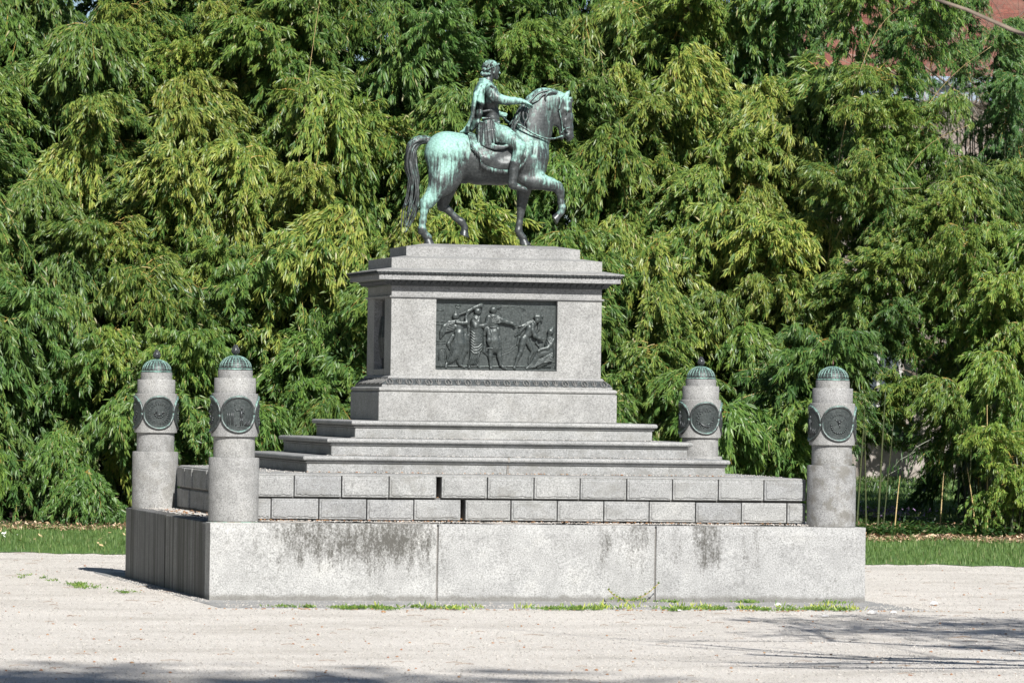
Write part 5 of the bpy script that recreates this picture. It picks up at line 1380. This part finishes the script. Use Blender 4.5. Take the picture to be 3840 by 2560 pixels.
o = m.build('twigs', simple('twig_brown', (.17, .11, .075), .8, (20, (.30, .23, .17)))); tag(o, 'thin brown twigs strewn on the gravel', 'twigs', kind='stuff')
# weeds along the foundation
def tufts(name, spots, label, kind, n0=230, hh=(.012, .036), seed=1, cat='weeds'):
    r = np.random.default_rng(seed); P, D, T = [], [], []
    for x0, x1, y0, y1, dens in spots:
        nc = max(2, int(abs(x1 - x0) * 7)); cx_ = r.uniform(x0, x1, nc); cy_ = r.normal((y0 + y1) / 2, abs(y1 - y0) * .9, nc); cs_ = r.uniform(.02, .10, nc)
        for i in range(int(dens * n0)):
            q = r.integers(nc); P.append((cx_[q] + r.normal() * cs_[q], cy_[q] + r.normal() * cs_[q], .004 + abs(r.normal()) * .012)); D.append((r.normal() * .8, r.normal() * .8, .9)); T.append(r.uniform(.2, .9))
    n = len(P); P = np.array(P)
    me = leaf_mesh(name, P, np.array(D), r.uniform(hh[0], hh[1], n), r.uniform(.008, .016, n), np.array(T), droop=-.05)
    o = link(name, me, M_LEAF); o.color = (.30, .1, .60, 1); tag(o, label, cat, kind=kind); return o
tufts('ground_weeds', [(-3.3, -1.35, -4.92, -5.08, 7), (-.4, .05, -4.95, -5.15, 3.2), (.1, .45, -5.0, -5.1, 1.0), (.75, 1.25, -4.9, -5.15, 2.0), (1.2, 2.1, -5.0, -5.15, 4.5), (2.3, 3.1, -5.0, -5.12, 3.5), (-4.9, -4.4, -.5, .2, 1.6), (-4.6, -4.3, -1.6, -1.4, .4), (1.4, 1.6, -3.3, -3.4, .6), (2.0, 2.4, -3.3, -3.4, .8), (3.3, 3.6, -3.3, -3.4, .5), (-5.5, -4.8, 2.5, 3.5, .5)], 'small green weeds growing along the foundation slab', 'stuff')
tufts('straw_wisps', [(-2.8, 3.2, -4.9, -5.12, 2.4)], 'dry straw lying along the foundation slab', 'stuff', hh=(.03, .09), seed=4, cat='straw').color = (1, 0, .9, 1)
# a creeping weed with two stems at the wall foot
wd = empty('weed', (.95, -3.32, .006)); tag(wd, 'creeping green weed with two raised stems at the foot of the front wall', 'weed')
m = MB(); P, D = [], []
for s, L in ((-1, .22), (1, .36)):
    pts = [(s * L * t_, -.02, .02 + .16 * t_ * t_ * (L / .3)) for t_ in np.linspace(0, 1, 8)]; m.tube(pts, .004, 5)
    for p in pts[1:]:
        for k in range(4): P.append(p); D.append((rr_.uniform(-1, 1), rr_.uniform(-1, .2), .6))
for i in range(70): P.append((rr_.uniform(-.22, .22), rr_.uniform(-.05, .03), rr_.uniform(0, .04))); D.append((rr_.uniform(-1, 1), rr_.uniform(-1, .2), .8))
m.build('stem', M_TWIG, wd)
r = np.random.default_rng(3); n = len(P); o = link('leaves', leaf_mesh('weed_leaves', np.array(P), np.array(D), r.uniform(.02, .04, n), r.uniform(.012, .018, n), r.uniform(.3, .8, n), droop=0), M_LEAF, wd); o.color = (.6, 0, .75, 1)
# stones
def stone(x, y, s, label, seed, mat, name='stone'):
    r = random.Random(seed); bm_ = MB(); n = 9; V = []; F = []
    for i, (q, zz) in enumerate([(.55, 0), (.95, .22), (.8, .55), (.45, .82)]):
        for j in range(n):
            a = 2 * math.pi * j / n; k = s * q * r.uniform(.75, 1.2); V.append((k * math.cos(a) * 1.25, k * math.sin(a), s * zz * r.uniform(.85, 1.1) * .95))
    V.append((0, 0, s * .9))
    for i in range(3):
        for j in range(n): k = (j + 1) % n; F.append((n * i + j, n * i + k, n * i + n + k, n * i + n + j))
    for j in range(n): F.append((3 * n + j, 3 * n + (j + 1) % n, 4 * n))
    bm_.add(V, F); o = bm_.build(name, mat, None, loc=(x, y, .002)); tag(o, label, 'stone', 'loose stones in front of the base'); return o
M_ST = simple('pale_stone', (.60, .59, .58), .7, (18, (.42, .41, .40)))
stone(3.02, -5.95, .052, 'biggest pale stone on the gravel near the right front corner of the base', 1, M_ST)
stone(3.34, -5.70, .036, 'pale stone just right of the biggest one near the right corner', 2, M_ST)
stone(2.53, -4.0, .040, 'flat pale stone lying on the foundation slab under the right wall slab', 3, M_ST)
stone(2.30, -6.55, .034, 'small pale stone on the gravel left of the biggest one', 4, M_ST)
stone(4.50, -3.62, .050, 'pale stone in the shade right of the base corner', 5, M_ST)
stone(1.0, -5.35, .030, 'small pale stone among the weeds in front of the middle wall slab', 6, M_ST)
stone(-2.4, -5.9, .026, 'small brown stone on the gravel in front of the left wall slab', 7, M_DEAD)

# ------------------------------------------------------------------ trees
M_BARK = simple('grey_bark', (.20, .175, .15), .9, (4, (.33, .30, .26)))
M_BARKB = simple('brown_bark', (.11, .085, .065), .9, (6, (.20, .16, .12)))
def branching(seed, height, r0, depth, spread=.7, lean=(0, 0), nsplit=3, up=.25):
    r = random.Random(seed); tr_ = MB(); br_ = MB(); tips = []
    def grow(p, d, L, rad, lev):
        n = 5; pts = [p.copy()]; rads = [rad]; q = p.copy(); dd = d.copy()
        for i in range(n):
            dd = (dd + Vector((r.gauss(0, .12), r.gauss(0, .12), r.gauss(0, .08) + .02))).normalized(); q = q + dd * L / n; pts.append(q.copy()); rads.append(rad * (1 - .5 * (i + 1) / n))
        (tr_ if lev == 0 else br_).tube(pts, rads, 8 if lev < 2 else (5 if lev < 3 else 3))
        if lev >= depth: tips.extend(pts[2:]); return
        for k in range(nsplit + (1 if lev == 0 else 0)):
            f = r.randint(2, 5) if lev else r.randint(3, 5); a = r.uniform(0, 6.28)
            nd = (dd * (1 - spread) + Vector((math.cos(a), math.sin(a), r.uniform(-.3, .5) + up)) * spread).normalized()
            grow(pts[f], nd, L * r.uniform(.55, .8), rads[f] * .68, lev + 1)
    grow(Vector((0, 0, 0)), Vector((lean[0], lean[1], 1)).normalized(), height * .42, r0, 0)
    return tr_, br_, tips
def bare_tree(u, v, h, seed, label, r0=.12, mat=M_BARK, depth=4, lean=(-.12, 0), spread=.7, nsplit=3):
    x, y, _ = G(u, v); p = empty('bare_tree', (x, y, ground_z(v))); tag(p, label, 'tree', 'leafless trees in the park')
    a, b, tips = branching(seed, h, r0, depth, spread, lean, nsplit); a.build('trunk', mat, p, smooth=True); b.build('branches', mat, p, smooth=True); return p
bare_tree(9.6, 83, 10.5, 3, 'leafless grey tree at the upper right corner in front of the red roof', .09, lean=(0, 0))
bare_tree(9.3, 86, 11, 5, 'leafless tree behind the bamboo tops left of the red roof', .13, lean=(.05, 0))
bare_tree(10.3, 80.5, 10, 8, 'leafless brown tree at the right edge before the red roof', .08, M_BARKB, lean=(0, 0))
bare_tree(9.9, 85, 13.5, 14, 'many-twigged brown tree standing before the red roof, left of the heavy limb', .15, M_BARKB, depth=5)
for i, (u, v, h) in enumerate([(8.0, 79.3, 9.4), (8.7, 79.8, 9.6), (9.4, 79.2, 9.0), (8.3, 81.2, 10.2)]):
    bare_tree(u, v, h, 80 + i, 'slender many-twigged bare tree behind the fine bamboo at upper right, ' + ['leftmost', 'middle one', 'rightmost', 'rearmost'][i] + ' of four', .055, M_BARKB if i % 2 else M_BARK, depth=5, lean=(0, 0), nsplit=3)
bare_tree(9.2, 88, 13.5, 15, 'many-twigged grey tree right before the gutter of the red-roofed house', .15, depth=5)
bare_tree(9.7, 91, 13.5, 16, 'many-twigged brown tree at the left end of the red roof', .14, M_BARKB, depth=5)
bare_tree(8.6, 95, 13, 12, 'leafless pale tree rising at the top edge beside the red roof', .15, lean=(0, 0))
lb = empty('bare_tree', G(10.6, 81.5, ground_z(81.5))); tag(lb, 'thick grey tree whose low heavy limb reaches in from the right edge', 'tree', 'leafless trees in the park')
m = MB(); m.tube([(0, 0, 0), (.05, 0, 3), (0, 0, 6.2), (.2, 0, 9)], [.22, .19, .15, .08], 10); m.build('trunk', M_BARK, lb, smooth=True)
m = MB()
m.tube([(0, 0, 7.3), (-.7, .1, 7.75), (-1.3, .2, 7.65), (-1.9, .2, 7.35), (-2.4, .25, 7.2)], [.11, .09, .085, .07, .055], 8)
m.tube([(0, 0, 8.2), (-.8, .1, 8.7), (-1.6, .1, 9.0), (-2.2, .1, 9.1)], [.05, .04, .03, .015], 6); m.tube([(-1.3, .2, 7.65), (-1.7, .1, 8.1), (-2.2, 0, 8.2)], [.03, .02, .01], 5)
m.build('branches', M_BARK, lb, smooth=True)

def crown_tree(u, v, h, cr, cz, n, seed, label, leaf=(.06, .10), off=(0, 0), lean=(0, 0), mat=M_LEAF, color=(.2, .3, .4, 1), name='leafy_tree', squash=1.0, group=None, clumps=34, depth=3, zc=.55):
    x, y, _ = G(u, v); p = empty(name, (x, y, ground_z(v))); tag(p, label, 'tree', group)
    a, b, tips = branching(seed, h, .05 + h * .014, depth, .72, lean); a.build('trunk', M_BARKB, p, smooth=True); b.build('branches', M_BARKB, p, smooth=True)
    r = np.random.default_rng(seed); c = norm(r.normal(size=(clumps, 3))) * (r.random((clumps, 1)) ** .4) * np.array([cr, cr * squash, cz]) + np.array([off[0], off[1], h * zc + cz * .35])
    s = r.uniform(.22, .42, clumps) * cr * .75; k = r.integers(0, clumps, n)
    P = c[k] + norm(r.normal(size=(n, 3))) * (r.random((n, 1)) ** .5) * s[k][:, None] * np.array([1.25, 1.25, .7])
    D = r.normal(size=(n, 3)) + np.array([0, 0, -.4])
    me = leaf_mesh(name + '_crown', P, D, r.uniform(leaf[0], leaf[1], n) * 1.4, r.uniform(leaf[0], leaf[1], n) * .7, np.clip(r.normal(.45, .2, n), 0, .96))
    o = link('crown', me, mat, p); o.color = color; return p
crown_tree(5.3, 95, 3.6, 1.8, 1.5, 9000, 41, 'dark evergreen shrub beyond the far lawn, seen through the gap', color=(0, .9, .12, 1), name='evergreen_shrub', zc=.25)
crown_tree(9.4, 97, 4.0, 2.0, 1.6, 9000, 42, 'dark evergreen shrub beyond the far lawn behind the fine bamboo', color=(0, .9, .15, 1), name='evergreen_shrub', zc=.25)
crown_tree(4.6, 93, 6.5, 2.0, 2.6, 9000, 43, 'dark evergreen tree behind the rightmost pillar beyond the lawn', color=(0, .8, .12, 1), name='evergreen_tree', zc=.35)
crown_tree(9.6, 93, 5.6, 1.6, 1.6, 5000, 44, 'grey-green conifer behind the fine bamboo right of the gap', color=(.1, .8, .25, 1), name='evergreen_tree', zc=.6)
crown_tree(7.6, 98.5, 1.6, 1.7, .8, 5000, 45, 'low dark hedge shrub at the far end of the lawn', color=(0, .7, .1, 1), name='evergreen_shrub', zc=.1)
crown_tree(8.6, 80, 6.6, 1.5, 1.1, 4200, 46, 'blue-green leafy shrub top between bamboo and the bare limb', color=(.2, .9, .55, 1), name='evergreen_tree', zc=.8)
# trees on the near side, behind the viewpoint's field, that shade the gravel
crown_tree(8.6, 1.6, 31, 6.2, 2.0, 2300, 61, 'very tall tree beside the viewpoint that shades the near gravel', leaf=(.2, .42), color=(.2, .2, .5, 1), clumps=95, group='park trees shading the near gravel', squash=.42, zc=.86)
crown_tree(1.6, 20.5, 17.5, 4.6, 1.9, 11000, 62, 'tall tree behind the viewpoint that shades the bottom of the gravel', leaf=(.10, .2), color=(.2, .2, .5, 1), clumps=46, group='park trees shading the near gravel', squash=.55, zc=.62) if False else None
crown_tree(8.9, 36.0, 14, 2.7, 2.0, 5200, 63, 'sparse young tree right of the viewpoint', leaf=(.06, .13), clumps=60, group='park trees shading the near gravel', squash=1.25, zc=.6)
bare_tree(10.6, 38.0, 15.5, 19, 'tall leafless tree right of the viewpoint, its twigs shading the gravel', .16, M_BARKB, depth=5, lean=(-.12, .0), spread=.72, nsplit=3)
bare_tree(10.6, 42, 14.5, 23, 'second leafless tree right of the viewpoint, nearer the base', .12, M_BARKB, depth=5, lean=(-.05, -.1), spread=.72, nsplit=3)

for i, (u, v, h_, s) in enumerate([(-19, 38, 15, 71), (-20, 50, 17, 72), (-18, 61, 16, 73), (-27, 44, 18, 74), (-26, 57, 18, 75), (-15.5, 70, 14, 76)]):  # out-of-view trees added to block the sky and darken the left faces
    crown_tree(u, v, h_, 5.0, 5.0, 9000, s, 'unseen evergreen tree added to block skylight left of the monument, %s' % ['nearest to the viewpoint', 'second from the viewpoint', 'third from the viewpoint', 'outer row, nearer one', 'outer row, farther one', 'beside the grove'][i], leaf=(.25, .5), color=(0, .6, .3, 1), name='evergreen_tree', group='unseen evergreens added at left to block skylight', clumps=50, zc=.35)

# ------------------------------------------------------------------ house far behind
HV_ = 108.0; hz0 = ground_z(HV_)
hs_ = empty('house', G(0, HV_, hz0)); hs_.rotation_euler = (0, 0, math.atan2(UH[1], UH[0])); tag(hs_, 'pale plastered house with red tiled roof and blue-grey gutter far behind the trees', 'house')
t = NT('plaster'); t.col(t.ramp(t.noise(.8, 5, .6), [(.35, (.17, .14, .12)), (.65, (.27, .22, .195))])); t.set(Roughness=.9); PLAST = t.m
t = NT('roof_tiles'); w = t.n('ShaderNodeTexBrick'); w.inputs['Scale'].default_value = 2.2; t.l(t.mapping(rot=(R(90), 0, 0)), w.inputs[0])
w.inputs['Color1'].default_value = (.17, .055, .037, 1); w.inputs['Color2'].default_value = (.11, .037, .026, 1); w.inputs['Mortar'].default_value = (.10, .03, .02, 1)
t.col(t.mix(t.ramp(t.noise(3, 4), [(.4, 0.0), (.7, .5)]), w.outputs[0], (.19, .11, .08))); t.set(Roughness=.85); ROOF = t.m
EAVE = 8.85
m = MB(); m.box(7.0, 30, 0, 9, -.5, EAVE); m.build('wall', PLAST, hs_)
m = MB(); m.add([(6.6, -.6, EAVE), (30.5, -.6, EAVE), (30.5, 4.6, EAVE + 5.0), (6.6, 4.6, EAVE + 5.0), (6.6, 9.8, EAVE), (30.5, 9.8, EAVE), (6.6, -.6, EAVE - .12), (30.5, -.6, EAVE - .12), (30.5, 9.8, EAVE - .12), (6.6, 9.8, EAVE - .12)],
    [(0, 1, 2, 3), (3, 2, 5, 4), (0, 6, 7, 1), (4, 5, 8, 9), (0, 3, 4, 9, 6), (1, 7, 8, 5, 2), (6, 9, 8, 7)]); m.build('roof', ROOF, hs_)
m = MB(); m.tube([(6.6, -.68, EAVE - .02), (30.5, -.68, EAVE - .02)], .13, 8); m.box(6.6, 30.5, -.58, -.02, EAVE - .45, EAVE - .13); m.build('gutter', simple('zinc', (.22, .27, .34), .5), hs_)
wm = simple('window_glass', (.05, .06, .07), .15); wf = simple('window_white', (.34, .33, .31), .5)
for i in range(7):
    for zf_ in (1.2, 4.6):
        x0 = 7.9 + i * 3.0; m = MB(); m.box(x0, x0 + 1.1, -.06, -.002, zf_, zf_ + 1.9); w_ = m.build('window', wf, hs_)
        m = MB(); m.box(x0 + .09, x0 + .51, -.075, -.062, zf_ + .09, zf_ + 1.81); m.box(x0 + .59, x0 + 1.01, -.075, -.062, zf_ + .09, zf_ + 1.81); m.build('pane', wm, w_)
m = MB(); m.rings([(1.6, .12, 0), (1.6, .12, .85), (1.64, .16, .86), (1.64, .16, .93)])
gw = m.build('garden_wall', simple('white_render', (.38, .34, .31), .9, (3, (.24, .215, .19))), None, loc=G(7.9, 96.5, ground_z(96.5)))
gw.rotation_euler = (0, 0, math.atan2(UH[1], UH[0])); tag(gw, 'low whitewashed wall at the far end of the lawn, seen through the gap', 'wall')

# ------------------------------------------------------------------ light and camera
sun_dir = Vector((.30, -3.5, 2.72)).normalized()
sl_ = bpy.data.lights.new('sun', 'SUN'); sl_.energy = 5.0; sl_.angle = R(.53); sl_.color = (1.0, .975, .93)
so = bpy.data.objects.new('sun', sl_); col.objects.link(so); so.rotation_euler = sun_dir.to_track_quat('Z', 'Y').to_euler()
w = bpy.data.worlds.new('World'); scene.world = w; w.use_nodes = True; nt = w.node_tree; nt.nodes.clear()
sky = nt.nodes.new('ShaderNodeTexSky'); sky.sky_type = 'NISHITA'; sky.sun_disc = False; sky.sun_elevation = math.asin(sun_dir.z); sky.sun_rotation = math.atan2(sun_dir.x, sun_dir.y); sky.altitude = 200; sky.air_density = .75; sky.dust_density = .4
bg = nt.nodes.new('ShaderNodeBackground'); bg.inputs[1].default_value = .052; wo = nt.nodes.new('ShaderNodeOutputWorld')
nt.links.new(sky.outputs[0], bg.inputs[0]); nt.links.new(bg.outputs[0], wo.inputs[0])
cd = bpy.data.cameras.new('camera'); cam = bpy.data.objects.new('camera', cd); col.objects.link(cam); scene.camera = cam

rx, ux, bk = Vector((.9732386, -.2293604, .014154)), Vector((-.0165282, -.0084336, .9998278)), Vector((-.2292016, -.973305, -.0119989))
M4 = Matrix((rx, ux, bk)).transposed().to_4x4(); M4.translation = Vector(CAM.tolist()); cam.matrix_world = M4
cd.sensor_width = 36; cd.lens = 17568.7 / 3840 * 36; cd.clip_start = .5; cd.clip_end = 2000
cd.dof.use_dof = True; cd.dof.focus_distance = 55.5; cd.dof.aperture_fstop = 7.1
scene.view_settings.view_transform = 'Standard'; scene.view_settings.look = 'None'; scene.view_settings.gamma = 1; scene.view_settings.exposure = .82
scene.cycles.max_bounces = 5; scene.cycles.diffuse_bounces = 3; scene.cycles.glossy_bounces = 3; scene.cycles.transmission_bounces = 3
